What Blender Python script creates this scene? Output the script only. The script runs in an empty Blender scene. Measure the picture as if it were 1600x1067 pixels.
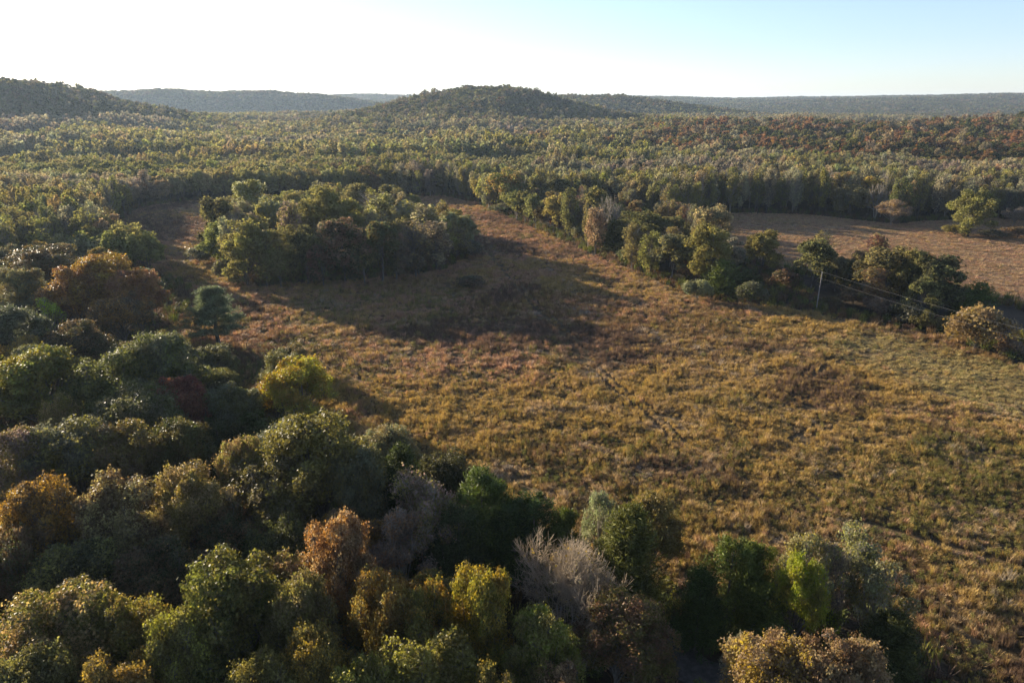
import bpy, math, random
import numpy as np
from mathutils import Vector

random.seed(7)
rng = np.random.default_rng(7)
sc = bpy.context.scene
C = sc.collection
R = math.radians

# ------------------------------------------------------------------ camera, sky, sun, exposure
PITCH = R(19.3)
CAM_H = 50.0
cam = bpy.data.objects.new('camera', bpy.data.cameras.new('camera'))
C.objects.link(cam)
cam.location = (0, 0, CAM_H)
cam.rotation_euler = (R(90) - PITCH, 0, 0)
cam.data.sensor_width = 36
cam.data.lens = 24
cam.data.clip_start = 0.5
cam.data.clip_end = 30000
sc.camera = cam

SUN_EL, SUN_AZ = R(12.8), R(-51)          # azimuth measured clockwise from straight ahead
world = bpy.data.worlds.new('World')
sc.world = world
world.use_nodes = True
wn = world.node_tree
sky = wn.nodes.new('ShaderNodeTexSky')
sky.sky_type = 'NISHITA'
sky.sun_disc = False
sky.sun_elevation = SUN_EL
sky.sun_rotation = SUN_AZ
sky.altitude = 200
sky.air_density = 1.0
sky.dust_density = 0.25
sky.ozone_density = 3.0
wn.nodes['Background'].inputs[1].default_value = 0.083
soft = wn.nodes.new('ShaderNodeHueSaturation')
soft.inputs['Saturation'].default_value = 0.78
cool = wn.nodes.new('ShaderNodeMix')
cool.data_type = 'RGBA'
cool.blend_type = 'MULTIPLY'
cool.inputs[0].default_value = 1.0
cool.inputs[7].default_value = (0.92, 0.925, 1.08, 1)
wn.links.new(sky.outputs[0], soft.inputs['Color'])
wn.links.new(soft.outputs[0], cool.inputs[6])
wn.links.new(cool.outputs[2], wn.nodes['Background'].inputs[0])

sun = bpy.data.objects.new('sun', bpy.data.lights.new('sun', 'SUN'))
C.objects.link(sun)
sun.data.energy = 5.0
sun.data.angle = R(0.5)
sun.data.color = (1.0, 0.86, 0.66)
sd = Vector((math.sin(SUN_AZ) * math.cos(SUN_EL), math.cos(SUN_AZ) * math.cos(SUN_EL), math.sin(SUN_EL)))
sun.rotation_euler = sd.to_track_quat('Z', 'Y').to_euler()

sc.view_settings.view_transform = 'Standard'
sc.view_settings.look = 'None'
sc.view_settings.gamma = 1
sc.view_settings.use_curve_mapping = False
sc.view_settings.exposure = 1.6
sc.cycles.max_bounces = 6
sc.cycles.diffuse_bounces = 2
sc.cycles.transmission_bounces = 3
sc.cycles.volume_bounces = 0
sc.cycles.caustics_reflective = False
sc.cycles.caustics_refractive = False

# ------------------------------------------------------------------ small maths
CP, SP = math.cos(PITCH), math.sin(PITCH)
F = 1600 * 24 / 36


def vnoise(x, y, scale, seed=0):
    """Smooth value noise in 0..1, vectorised."""
    x = np.asarray(x, float) / scale + 1000.0 + seed * 17.3
    y = np.asarray(y, float) / scale + 1000.0 + seed * 9.7
    xi, yi = np.floor(x).astype(np.int64), np.floor(y).astype(np.int64)
    fx, fy = x - xi, y - yi
    fx, fy = fx * fx * (3 - 2 * fx), fy * fy * (3 - 2 * fy)

    def h(a, b):
        n = (a * 374761393 + b * 668265263 + seed * 1274126177) & 0xFFFFFFFF
        n = ((n ^ (n >> 13)) * 1274126177) & 0xFFFFFFFF
        return ((n ^ (n >> 16)) & 0xFFFF) / 65535.0
    return (h(xi, yi) * (1 - fx) + h(xi + 1, yi) * fx) * (1 - fy) + (h(xi, yi + 1) * (1 - fx) + h(xi + 1, yi + 1) * fx) * fy


def fbm(x, y, scale, seed=0, oct=4):
    s, a, t = 0, 1.0, 0
    for i in range(oct):
        s = s + a * vnoise(x, y, scale / 2 ** i, seed + i * 5)
        t += a
        a *= 0.55
    return s / t


def smooth(a, b, x):
    t = np.clip((x - a) / (b - a), 0, 1)
    return t * t * (3 - 2 * t)


# (centre x, centre y, half width x, half width y, height, power, rotation in degrees)
HILLS = [
    (-775, 1050, 225, 210, 70, 2.0, 0),       # big hill on the left
    (-1120, 2650, 640, 210, 74, 3.2, 6),       # long ridge behind it
    (-55, 1300, 218, 225, 56, 2.3, 0),         # round hill in the middle
    (190, 2020, 400, 230, 54, 2.4, -8),        # its neighbour behind
    (900, 730, 570, 290, 31, 2.2, -8),        # wooded rise on the right
    (-420, 1500, 260, 160, 9, 2.0, 10),
    (-330, 760, 230, 70, 7, 2.0, -5),
    (-480, 600, 160, 70, 6, 2.0, -5),
]


def terr(x, y):
    x = np.asarray(x, float)
    y = np.asarray(y, float)
    z = (fbm(x, y, 90, 3, 2) - 0.5) * 2.2 * smooth(60, 260, np.hypot(x, y))
    r = np.hypot(x, y)
    z = z + (fbm(x, y, 480, 11, 3) - 0.5) * 16 * smooth(500, 1500, r)
    z = z + (fbm(x * 0.55, y, 150, 14, 2) - 0.5) * 20 * smooth(400, 700, r) * (1 - 0.5 * smooth(1200, 2000, r))
    for cx, cy, sx, sy, a, p, rot in HILLS:
        c, s = math.cos(R(rot)), math.sin(R(rot))
        u = ((x - cx) * c + (y - cy) * s) / sx
        v = (-(x - cx) * s + (y - cy) * c) / sy
        q = np.sqrt(u * u + v * v) + 1e-6
        z = z + a * np.exp(-q ** p) * (0.87 + 0.26 * fbm(x, y, 150, 21, 3))
    # the plateau along the horizon
    far = smooth(2500, 4700, r + (fbm(x, y, 900, 31, 2) - 0.5) * 900)
    z = z + far * (68 + (fbm(x, y, 700, 41, 4) - 0.5) * 44)
    z = z - smooth(5600, 8200, r) * 110
    return z


def ray(px, py):
    X, v = (px - 800) / F, (533.5 - py) / F
    return X, CP + v * SP, -SP + v * CP


def G(px, py, z=0.0):
    """Point of the terrain (raised by z) on the line of sight through a pixel of the photograph (1600 wide)."""
    X, Y, Z = ray(px, py)
    t = (CAM_H - z) / -Z
    for _ in range(5):
        h = float(terr(X * t, Y * t))
        t = (CAM_H - z - h) / -Z
    return X * t, Y * t


def proj(x, y, z):
    dep = y * CP - (z - CAM_H) * SP
    up = (z - CAM_H) * CP + y * SP
    return 800 + F * x / dep, 533.5 - F * up / dep, dep


def inpoly(x, y, poly):
    x = np.asarray(x, float)
    y = np.asarray(y, float)
    c = np.zeros(x.shape, bool)
    n = len(poly)
    for i in range(n):
        x0, y0 = poly[i]
        x1, y1 = poly[(i + 1) % n]
        if y0 == y1:
            continue
        m = ((y0 > y) != (y1 > y)) & (x < (x1 - x0) * (y - y0) / (y1 - y0) + x0)
        c ^= m
    return c


def path_dist(x, y, pts):
    d = np.full(x.shape, 1e9)
    for (x0, y0), (x1, y1) in zip(pts[:-1], pts[1:]):
        dx, dy = x1 - x0, y1 - y0
        t = np.clip(((x - x0) * dx + (y - y0) * dy) / (dx * dx + dy * dy), 0, 1)
        d = np.minimum(d, np.hypot(x - x0 - t * dx, y - y0 - t * dy))
    return d


MEADOW = [(300, -60), (34, -40), (36, 25), (42, 44), (40, 57), (30, 61), (14, 62), (2, 65), (-9, 72), (-24, 86), (-31, 97), (-38, 112), (-52, 114),
          (-66, 122), (-76, 136), (-80, 150), (-82, 172), (-92, 190), (-118, 215), (-146, 246), (-170, 290), (-186, 344), (-172, 366), (-150, 372),
          (-110, 378), (-60, 388), (-38, 392), (-18, 362), (-13, 342), (14, 276), (29, 234), (40, 204), (47, 180), (58, 172), (73, 165), (84, 154),
          (97, 146), (100, 134), (108, 116), (132, 92), (170, 60), (300, 0)]
TRACK = [(0, 64), (7, 59), (13, 54), (19, 48.5), (26, 42), (37, 30)]
FARFIELD = [(74, 305), (103, 324), (136, 320), (165, 293), (178, 300), (215, 312), (240, 300), (192, 254), (250, 240), (300, 120), (160, 130), (136, 168), (128, 188),
            (118, 196), (104, 200), (92, 206), (82, 216), (76, 235), (70, 270)]
ISLAND = [(-103, 237), (-85, 197), (-72, 189), (-45, 198), (-22, 210), (-14, 238), (-24, 262), (-42, 290), (-72, 312), (-104, 306), (-120, 276)]
SHADED = [(50, 196), (58, 175), (73, 168), (82, 176), (84, 200), (74, 216), (60, 212)]

# ------------------------------------------------------------------ mesh helpers


def mesh_np(name, verts, faces, mat=None, smooth_=False):
    me = bpy.data.meshes.new(name)
    verts = np.asarray(verts, np.float32)
    faces = np.asarray(faces, np.int32)
    k = faces.shape[1]
    me.vertices.add(len(verts))
    me.vertices.foreach_set('co', verts.ravel())
    me.loops.add(faces.size)
    me.loops.foreach_set('vertex_index', faces.ravel())
    me.polygons.add(len(faces))
    me.polygons.foreach_set('loop_start', np.arange(0, faces.size, k, dtype=np.int32))
    me.polygons.foreach_set('loop_total', np.full(len(faces), k, np.int32))
    if smooth_:
        me.polygons.foreach_set('use_smooth', np.ones(len(faces), bool))
    if mat:
        me.materials.append(mat)
    me.update(calc_edges=True)
    return me


def join(parts):
    V, Q, o = [], [], 0
    for v, q in parts:
        V.append(v)
        Q.append(q + o)
        o += len(v)
    return np.concatenate(V), np.concatenate(Q)


def unit(a):
    return a / (np.linalg.norm(a, axis=-1, keepdims=True) + 1e-9)


def leaves(g, P, N, size, aspect=0.7, wild=0.8, up=None):
    """One small bent blade (two triangles in a quad) per point, its normal near N."""
    n = len(P)
    nn = unit(N + g.normal(size=(n, 3)) * wild)
    t = g.normal(size=(n, 3)) if up is None else up + g.normal(size=(n, 3)) * 0.35
    t = unit(t - nn * np.sum(t * nn, 1, keepdims=True))
    b = np.cross(nn, t)
    s = size * (0.6 + 0.8 * g.random((n, 1)))
    t = t * s
    b = b * s * aspect
    V = np.stack([P - t, P - b * 0.9 + nn * s * 0.12, P + t, P + b + nn * s * 0.12], 1).reshape(-1, 3)
    return V, np.arange(4 * n).reshape(n, 4)


def tube(pts, rads, k=5):
    pts = np.asarray(pts, float)
    rads = np.asarray(rads, float)
    n = len(pts)
    d = np.gradient(pts, axis=0)
    d = unit(d)
    ref = np.array([0.31, 0.95, 0.05])
    a = unit(np.cross(d, ref))
    b = np.cross(d, a)
    ang = np.arange(k) * 2 * math.pi / k
    ring = a[:, None, :] * np.cos(ang)[None, :, None] + b[:, None, :] * np.sin(ang)[None, :, None]
    V = (pts[:, None, :] + ring * rads[:, None, None]).reshape(-1, 3)
    Q = []
    for i in range(n - 1):
        for j in range(k):
            j2 = (j + 1) % k
            Q.append((i * k + j, i * k + j2, (i + 1) * k + j2, (i + 1) * k + j))
    return V, np.array(Q)


def sticks(A, B, ra, rb):
    """Many straight three-sided twigs at once."""
    d = unit(B - A)
    a = unit(np.cross(d, np.array([0.3, 0.2, 0.93]) + 0 * d))
    b = np.cross(d, a)
    V = []
    for P, r in ((A, ra), (B, rb)):
        for j in range(3):
            w = 2 * math.pi * j / 3
            V.append(P + (a * math.cos(w) + b * math.sin(w)) * np.reshape(r, (-1, 1)))
    V = np.stack(V, 1).reshape(-1, 3)
    i = np.arange(len(A))[:, None] * 6
    Q = np.concatenate([i + np.array([[0, 1, 4, 3]]), i + np.array([[1, 2, 5, 4]]), i + np.array([[2, 0, 3, 5]])])
    return V, Q


# ------------------------------------------------------------------ materials


def mat_new(name):
    m = bpy.data.materials.new(name)
    m.use_nodes = True
    nt = m.node_tree
    nt.nodes.clear()
    return m, nt, nt.nodes.new, nt.links.new


def leaf_material(name, gloss=0.5, trans=0.42, lo=0.62, hi=1.45, noise_scale=0.55, mixed=True, hue=0.03, spec=0.16):
    m, nt, N, L = mat_new(name)
    out = N('ShaderNodeOutputMaterial')
    a1 = N('ShaderNodeAttribute'); a1.attribute_type = 'INSTANCER'; a1.attribute_name = 'tint'
    geo = N('ShaderNodeNewGeometry')
    col = a1.outputs['Color']
    tc = N('ShaderNodeTexCoord')
    if mixed:
        a2 = N('ShaderNodeAttribute'); a2.attribute_type = 'INSTANCER'; a2.attribute_name = 'tint_two'
        nz = N('ShaderNodeTexNoise'); nz.inputs['Scale'].default_value = noise_scale * 0.6; nz.inputs['Detail'].default_value = 2
        L(tc.outputs['Object'], nz.inputs['Vector'])
        oi = N('ShaderNodeObjectInfo')
        ad = N('ShaderNodeMath'); ad.operation = 'ADD'
        L(nz.outputs['Fac'], ad.inputs[0])
        r2 = N('ShaderNodeMath'); r2.operation = 'MULTIPLY_ADD'
        L(geo.outputs['Random Per Island'], r2.inputs[0]); r2.inputs[1].default_value = 0.30; r2.inputs[2].default_value = -0.15
        L(r2.outputs[0], ad.inputs[1])
        mr = N('ShaderNodeMapRange'); mr.inputs[1].default_value = 0.44; mr.inputs[2].default_value = 0.60
        L(ad.outputs[0], mr.inputs[0])
        mx = N('ShaderNodeMix'); mx.data_type = 'RGBA'
        L(mr.outputs[0], mx.inputs[0]); L(col, mx.inputs[6]); L(a2.outputs['Color'], mx.inputs[7])
        col = mx.outputs[2]
    hs = N('ShaderNodeHueSaturation')
    rv = N('ShaderNodeMapRange'); rv.inputs[3].default_value = lo; rv.inputs[4].default_value = hi
    L(geo.outputs['Random Per Island'], rv.inputs[0])
    n2 = N('ShaderNodeTexNoise'); n2.inputs['Scale'].default_value = noise_scale; n2.inputs['Detail'].default_value = 3
    L(tc.outputs['Object'], n2.inputs['Vector'])
    nv = N('ShaderNodeMapRange'); nv.inputs[1].default_value = 0.3; nv.inputs[2].default_value = 0.7
    nv.inputs[3].default_value = 0.72; nv.inputs[4].default_value = 1.25
    L(n2.outputs['Fac'], nv.inputs[0])
    mu = N('ShaderNodeMath'); mu.operation = 'MULTIPLY'
    L(rv.outputs[0], mu.inputs[0]); L(nv.outputs[0], mu.inputs[1])
    L(mu.outputs[0], hs.inputs['Value'])
    hv = N('ShaderNodeMapRange'); hv.inputs[3].default_value = 0.5 - hue; hv.inputs[4].default_value = 0.5 + hue
    L(n2.outputs['Fac'], hv.inputs[0]); L(hv.outputs[0], hs.inputs['Hue'])
    L(col, hs.inputs['Color'])
    p = N('ShaderNodeBsdfPrincipled')
    L(hs.outputs[0], p.inputs['Base Color'])
    p.inputs['Roughness'].default_value = gloss
    p.inputs['Specular IOR Level'].default_value = spec
    tr = N('ShaderNodeBsdfTranslucent')
    sat = N('ShaderNodeHueSaturation'); sat.inputs['Saturation'].default_value = 1.15; sat.inputs['Value'].default_value = 1.25
    L(hs.outputs[0], sat.inputs['Color']); L(sat.outputs[0], tr.inputs['Color'])
    ms = N('ShaderNodeMixShader'); ms.inputs[0].default_value = trans
    L(p.outputs[0], ms.inputs[1]); L(tr.outputs[0], ms.inputs[2]); L(ms.outputs[0], out.inputs['Surface'])
    return m


def bark_material(name, c0, c1, scale=3.0):
    m, nt, N, L = mat_new(name)
    out = N('ShaderNodeOutputMaterial')
    tc = N('ShaderNodeTexCoord')
    mp = N('ShaderNodeMapping'); mp.inputs['Scale'].default_value = (1, 1, 0.25)
    nz = N('ShaderNodeTexNoise'); nz.inputs['Scale'].default_value = scale; nz.inputs['Detail'].default_value = 5
    L(tc.outputs['Object'], mp.inputs[0]); L(mp.outputs[0], nz.inputs['Vector'])
    rp = N('ShaderNodeValToRGB')
    rp.color_ramp.elements[0].position = 0.35; rp.color_ramp.elements[0].color = (*c0, 1)
    rp.color_ramp.elements[1].position = 0.65; rp.color_ramp.elements[1].color = (*c1, 1)
    L(nz.outputs['Fac'], rp.inputs[0])
    p = N('ShaderNodeBsdfPrincipled'); p.inputs['Roughness'].default_value = 0.85
    bp = N('ShaderNodeBump'); bp.inputs['Strength'].default_value = 0.4
    L(nz.outputs['Fac'], bp.inputs['Height']); L(bp.outputs[0], p.inputs['Normal'])
    L(rp.outputs[0], p.inputs['Base Color']); L(p.outputs[0], out.inputs['Surface'])
    return m


def ground_material(name, cols, scale, bump=0.5):
    m, nt, N, L = mat_new(name)
    out = N('ShaderNodeOutputMaterial')
    tc = N('ShaderNodeTexCoord')
    n1 = N('ShaderNodeTexNoise'); n1.inputs['Scale'].default_value = scale; n1.inputs['Detail'].default_value = 8; n1.inputs['Roughness'].default_value = 0.65
    n2 = N('ShaderNodeTexNoise'); n2.inputs['Scale'].default_value = scale * 11; n2.inputs['Detail'].default_value = 6; n2.inputs['Roughness'].default_value = 0.7
    L(tc.outputs['Object'], n1.inputs['Vector']); L(tc.outputs['Object'], n2.inputs['Vector'])
    ad = N('ShaderNodeMath'); ad.operation = 'MULTIPLY_ADD'; ad.inputs[1].default_value = 0.6
    L(n2.outputs['Fac'], ad.inputs[0]); L(n1.outputs['Fac'], ad.inputs[2])
    rp = N('ShaderNodeValToRGB')
    e = rp.color_ramp.elements
    e[0].position = 0.62; e[0].color = (*cols[0], 1)
    e[1].position = 0.98; e[1].color = (*cols[-1], 1)
    for i, c in enumerate(cols[1:-1]):
        q = e.new(0.62 + 0.36 * (i + 1) / (len(cols) - 1)); q.color = (*c, 1)
    L(ad.outputs[0], rp.inputs[0])
    p = N('ShaderNodeBsdfPrincipled'); p.inputs['Roughness'].default_value = 0.95; p.inputs['Specular IOR Level'].default_value = 0.15
    bp = N('ShaderNodeBump'); bp.inputs['Strength'].default_value = bump; bp.inputs['Distance'].default_value = 0.5
    L(n2.outputs['Fac'], bp.inputs['Height']); L(bp.outputs[0], p.inputs['Normal'])
    L(rp.outputs[0], p.inputs['Base Color']); L(p.outputs[0], out.inputs['Surface'])
    return m


M_LEAF = leaf_material('leaf')
M_LEAFMID = leaf_material('leaf_mid', gloss=0.8, trans=0.46, lo=0.66, hi=1.4, spec=0.06)
M_LEAFFAR = leaf_material('leaf_far', gloss=0.9, trans=0.46, lo=0.75, hi=1.3, noise_scale=0.3, spec=0.03)
M_NEEDLE = leaf_material('needle', gloss=0.55, trans=0.28, lo=0.6, hi=1.5, mixed=False, hue=0.02, spec=0.1)
M_GRASS = leaf_material('grass_blade', gloss=0.6, trans=0.35, lo=0.55, hi=1.5, mixed=False, noise_scale=1.5, hue=0.015)
M_BARK = bark_material('bark', (0.055, 0.045, 0.035), (0.16, 0.14, 0.115))
M_PALEBARK = bark_material('pale_bark', (0.20, 0.18, 0.15), (0.42, 0.39, 0.34))
M_TWIG = bark_material('twig', (0.17, 0.14, 0.105), (0.36, 0.31, 0.24), 1.2)
M_FLOOR = ground_material('leaf_litter', [(0.02, 0.017, 0.012), (0.05, 0.036, 0.02), (0.08, 0.055, 0.03)], 0.12)
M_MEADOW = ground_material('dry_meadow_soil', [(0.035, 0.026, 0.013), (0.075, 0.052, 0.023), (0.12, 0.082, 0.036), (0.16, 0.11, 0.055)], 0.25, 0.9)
M_PASTURE = ground_material('pasture_soil', [(0.18, 0.12, 0.06), (0.26, 0.17, 0.09), (0.33, 0.22, 0.13)], 0.05, 0.6)
M_TRACK = ground_material('track_gravel', [(0.05, 0.044, 0.036), (0.09, 0.08, 0.066), (0.14, 0.125, 0.105)], 1.6, 0.5)  # gravel colour darkened to carry the deep shade over the track
M_BARETWIG = bark_material('bare_twig', (0.24, 0.18, 0.11), (0.42, 0.33, 0.215), 1.2)
M_WOODPOLE = bark_material('pole_wood', (0.14, 0.125, 0.11), (0.27, 0.245, 0.215), 6)

# ------------------------------------------------------------------ object helpers


def setp(o, label=None, cat=None, group=None, kind=None):
    if label: o['label'] = label
    if cat: o['category'] = cat
    if group: o['group'] = group
    if kind: o['kind'] = kind
    return o


def link(name, me, parent=None):
    o = bpy.data.objects.new(name, me)
    C.objects.link(o)
    if parent is not None:
        o.parent = parent
    return o


# ------------------------------------------------------------------ terrain: one polar sheet split in its three kinds of ground
ang = np.concatenate([np.linspace(-180, -52, 26)[:-1], np.linspace(-52, 52, 330), np.linspace(52, 180, 26)[1:]])
ang = ang[:-1]
rad = [0.0]
r_, st = 6.0, 0
while r_ < 9500:
    rad.append(r_)
    r_ += max(1.6, r_ * 0.016)
rad = np.array(rad[1:])
na_, nr_ = len(ang), len(rad)
AA, RR = np.meshgrid(np.radians(ang), rad)
TX, TY = (RR * np.sin(AA)), (RR * np.cos(AA))
TZ = terr(TX, TY)
TV = np.stack([TX, TY, TZ], -1).reshape(-1, 3)
ii, jj = np.meshgrid(np.arange(nr_ - 1), np.arange(na_), indexing='ij')
j2 = (jj + 1) % na_
TQ = np.stack([ii * na_ + jj, (ii + 1) * na_ + jj, (ii + 1) * na_ + j2, ii * na_ + j2], -1).reshape(-1, 4)
TQ = TQ[:, ::-1]
cv = TV[TQ].mean(1)
infield = inpoly(cv[:, 0], cv[:, 1], MEADOW) & ~inpoly(cv[:, 0], cv[:, 1], ISLAND)
infar = inpoly(cv[:, 0], cv[:, 1], FARFIELD) & ~infield
rr_ = np.hypot(cv[:, 0], cv[:, 1])


def sheet(name, mask, mat, label, cat, extra=None):
    q = TQ[mask]
    if extra is not None:
        q = np.concatenate([q, extra])
    u, inv = np.unique(q, return_inverse=True)
    me = mesh_np(name, TV[u], inv.reshape(-1, 4), mat, True)
    o = link(name, me)
    return setp(o, label, cat, None, 'structure')


TV = np.concatenate([TV, [[0, 0, float(terr(0, 0))]]])
hub = len(TV) - 1
fan = np.array([[hub, (j + 1) % na_, j, j] for j in range(na_)])
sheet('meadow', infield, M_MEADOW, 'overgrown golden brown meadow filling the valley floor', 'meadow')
sheet('pasture', infar, M_PASTURE, 'smooth rosy tan field beyond the tree row', 'field')
sheet('ground', ~infield & ~infar & (rr_ < 620), M_FLOOR, 'dark leaf littered forest floor under the trees', 'ground')
sheet('hills', ~infield & ~infar & (rr_ >= 620), M_FLOOR, 'wooded valley floor and hills up to the horizon', 'hills')
_fv = [tuple(TV[hub])] + [tuple(TV[j]) for j in range(na_)]
_fm = bpy.data.meshes.new('ground_below')
_fm.from_pydata(_fv, [], [(0, 1 + (j + 1) % na_, 1 + j) for j in range(na_)])
_fm.materials.append(M_FLOOR)
setp(link('ground', _fm), 'forest floor straight below the viewpoint', 'ground', None, 'structure')

# ------------------------------------------------------------------ tree meshes


def limb(g, a, b, r0, r1, n=6, wob=0.5, k=5):
    t = np.linspace(0, 1, n)[:, None]
    a, b = np.asarray(a, float), np.asarray(b, float)
    mid = (a + b) / 2 + g.normal(size=3) * wob
    P = a * (1 - t) ** 2 + 2 * mid * t * (1 - t) + b * t ** 2
    P[:, 2] += 0
    return tube(P, np.linspace(r0, r1, n), k)


def oak(seed, H=15.0, Rr=5.5, nl=26, nleaf=15000, size=0.17, base=0.30, flat=1.0, near=True, lobe=(0.26, 0.42), twigs=0, drop=0.35, bulge=1.08):
    """Trunk with limbs, and a crown of many leafy lobes with gaps between them."""
    g = np.random.default_rng(seed)
    zc = H * (base + 1) / 2
    hz = H * (1 - base) / 2
    lobes = []
    for i in range(nl):
        u = g.normal(size=3)
        u[2] = abs(u[2]) * (1 + drop * 0.6) - drop
        u = unit(u)
        rl = Rr * g.uniform(*lobe)
        k = g.uniform(0.55, bulge)
        c = np.array([u[0] * (Rr - rl * 0.8) * k, u[1] * (Rr - rl * 0.8) * k, zc + u[2] * (hz - rl * 0.75) * min(k, 1.0) * flat])
        lobes.append((c, rl))
    w = np.array([l[1] ** 2 for l in lobes])
    w = w * g.uniform(0.45, 1.45, len(w))
    cnt = np.maximum(8, (w / w.sum() * nleaf)).astype(int)
    P, Nn = [], []
    for (c, rl), n in zip(lobes, cnt):
        u = g.normal(size=(n, 3))
        u[:, 2] += 0.35
        u = unit(u)
        sub = 0.82 + 0.26 * np.sin(u[:, :1] * 4.1 + c[0]) * np.sin(u[:, 1:2] * 4.7 + c[1]) * np.cos(u[:, 2:] * 4.0 + c[2])
        rr = rl * sub * (1 - 0.40 * g.random((n, 1)) ** 2.0)
        sprig = 1 + 0.30 * np.clip(np.sin(u[:, :1] * 9 + c[1]) * np.sin(u[:, 1:2] * 8.3 + c[2]) * np.sin(u[:, 2:] * 7.7 + c[0]) * 2.5, 0, 1)
        rr = rr * sprig * np.where(g.random((n, 1)) < 0.10, g.uniform(1.0, 1.25, (n, 1)), 1)
        P.append(c + u * rr * g.uniform(0.78, 1.18, 3) * np.array([1, 1, 0.88]))
        Nn.append(u)
    P, Nn = np.concatenate(P), np.concatenate(Nn)
    crown = leaves(g, P, Nn, size, 0.75, 0.75)
    tr = []
    lean = g.normal(size=2) * 0.35
    top = np.array([lean[0], lean[1], zc + hz * 0.35])
    fork = np.array([lean[0] * 0.4, lean[1] * 0.4, H * base * 0.9])
    tr.append(tube([(0, 0, -0.4), (0.02, 0.0, 0.4), fork * 0.5, fork, (fork + top) / 2, top],
                   [H * 0.027, H * 0.02, H * 0.017, H * 0.014, H * 0.009, H * 0.004], 7 if near else 5))
    for (c, rl) in (lobes if near else lobes[:8]):
        s = g.uniform(0.0, 0.6)
        a = fork * (1 - s) + top * s
        tr.append(limb(g, a, c, H * 0.007, H * 0.002, 5, 0.4, 4 if near else 3))
    if twigs:
        ci = g.integers(0, nl, twigs)
        A = np.array([lobes[i][0] for i in ci])
        u = unit(g.normal(size=(twigs, 3)) + [0, 0, 0.5])
        B = A + u * np.array([lobes[i][1] for i in ci])[:, None] * g.uniform(0.8, 1.12, (twigs, 1))
        tr.append(sticks(A, B, np.full(twigs, 0.035), np.full(twigs, 0.012)))
    return join(tr), crown


def slim(seed, H=16.0, Rr=3.2, nleaf=2600, size=0.28, near=True, base=0.22, twigs=160):
    """Narrow bottomland tree: upright limbs, thin leaf cover that lets the stems show."""
    g = np.random.default_rng(seed)
    tr = [tube([(0, 0, -0.3), (g.normal() * .15, g.normal() * .15, H * 0.35), (g.normal() * .3, g.normal() * .3, H * 0.7), (0, 0, H * 0.96)],
               [H * .013, H * .010, H * .006, H * .002], 5)]
    nl = 20
    P, Nn = [], []
    for i in range(nl):
        t = (i + g.random()) / nl
        z = H * (base + (0.97 - base) * t)
        prof = math.sqrt(max(0.06, 1 - ((t - 0.52) / 0.56) ** 2))
        a = g.random() * 6.283
        rad_ = Rr * prof * g.uniform(0.35, 0.85)
        c = np.array([math.cos(a) * rad_, math.sin(a) * rad_, z])
        rl = Rr * g.uniform(0.28, 0.45) * (0.6 + 0.5 * prof)
        tr.append(limb(g, (0, 0, max(0.15 * H, z - H * 0.16)), c, H * .004, H * .0012, 4, 0.25, 3))
        n = nleaf // nl
        u = unit(g.normal(size=(n, 3)) + [0, 0, 0.3])
        P.append(c + u * rl * (0.35 + 0.65 * g.random((n, 1)) ** 0.5) * np.array([1, 1, 1.7]))
        Nn.append(u)
    P, Nn = np.concatenate(P), np.concatenate(Nn)
    if twigs:
        a = g.random(twigs) * 6.283
        z0 = H * g.uniform(base * 0.8, 0.85, twigs)
        A = np.stack([np.cos(a) * 0.2, np.sin(a) * 0.2, z0], 1)
        ro = Rr * g.uniform(0.4, 1.0, twigs)
        B = np.stack([np.cos(a) * ro, np.sin(a) * ro, np.minimum(H * 1.02, z0 + H * g.uniform(0.12, 0.28, twigs))], 1)
        tr.append(sticks(A, B, np.full(twigs, 0.05), np.full(twigs, 0.018)))
    return join(tr), leaves(g, P, Nn, size, 0.7, 0.9)


def cedar(seed, H=12.0, Rr=3.3, nleaf=11000, size=0.26, tops=1):
    """Feathery evergreen: several leaders, each hung with upswept sprays."""
    g = np.random.default_rng(seed)
    P, Up, Nn = [], [], []
    tr = []
    for k in range(tops):
        ox, oy = (g.normal(size=2) * Rr * 0.42) if k else (0, 0)
        h = H * (1 if k == 0 else g.uniform(0.62, 0.95))
        ns = 150 // tops + 30
        per = nleaf // tops // ns
        ph = g.random() * 6.28
        for i in range(ns):
            t = 0.03 + 0.95 * (i + g.random()) / ns
            a = g.random() * 6.283
            prof = (1 - t) ** 0.55 * (0.62 + 0.38 * min(1, t / 0.25))
            R1 = Rr * prof * g.uniform(0.62, 1.18) * (1 + 0.15 * math.sin(2 * a + ph)) * (1 if k == 0 else 0.72) + 0.25
            o = np.array([math.cos(a), math.sin(a), 0])
            q = g.random((per, 1)) ** 0.6
            base_ = np.array([ox, oy, h * t * 0.93])
            c = base_ + o * (0.25 + 0.75 * q) * R1 + np.array([0, 0, 1]) * (q ** 1.6) * R1 * g.uniform(0.2, 0.55)
            wid = (0.12 + 0.34 * np.sin(np.clip(q, 0, 1) * 2.6)) * (0.35 + prof)
            P.append(c + g.normal(size=(per, 3)) * wid)
            Up.append(np.repeat([o * 0.8 + np.array([0, 0, 0.8])], per, 0))
            Nn.append(np.repeat([o * 0.6 + np.array([0, 0, 0.7])], per, 0))
        tr.append(tube([(ox * .2, oy * .2, -0.3), (ox * .7, oy * .7, h * 0.4), (ox, oy, h * 0.92)], [H * 0.016, H * 0.010, H * 0.002], 6))
    P, Up, Nn = map(np.concatenate, (P, Up, Nn))
    return join(tr), leaves(g, P, Nn, size, 0.22, 0.9, unit(Up))


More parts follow.
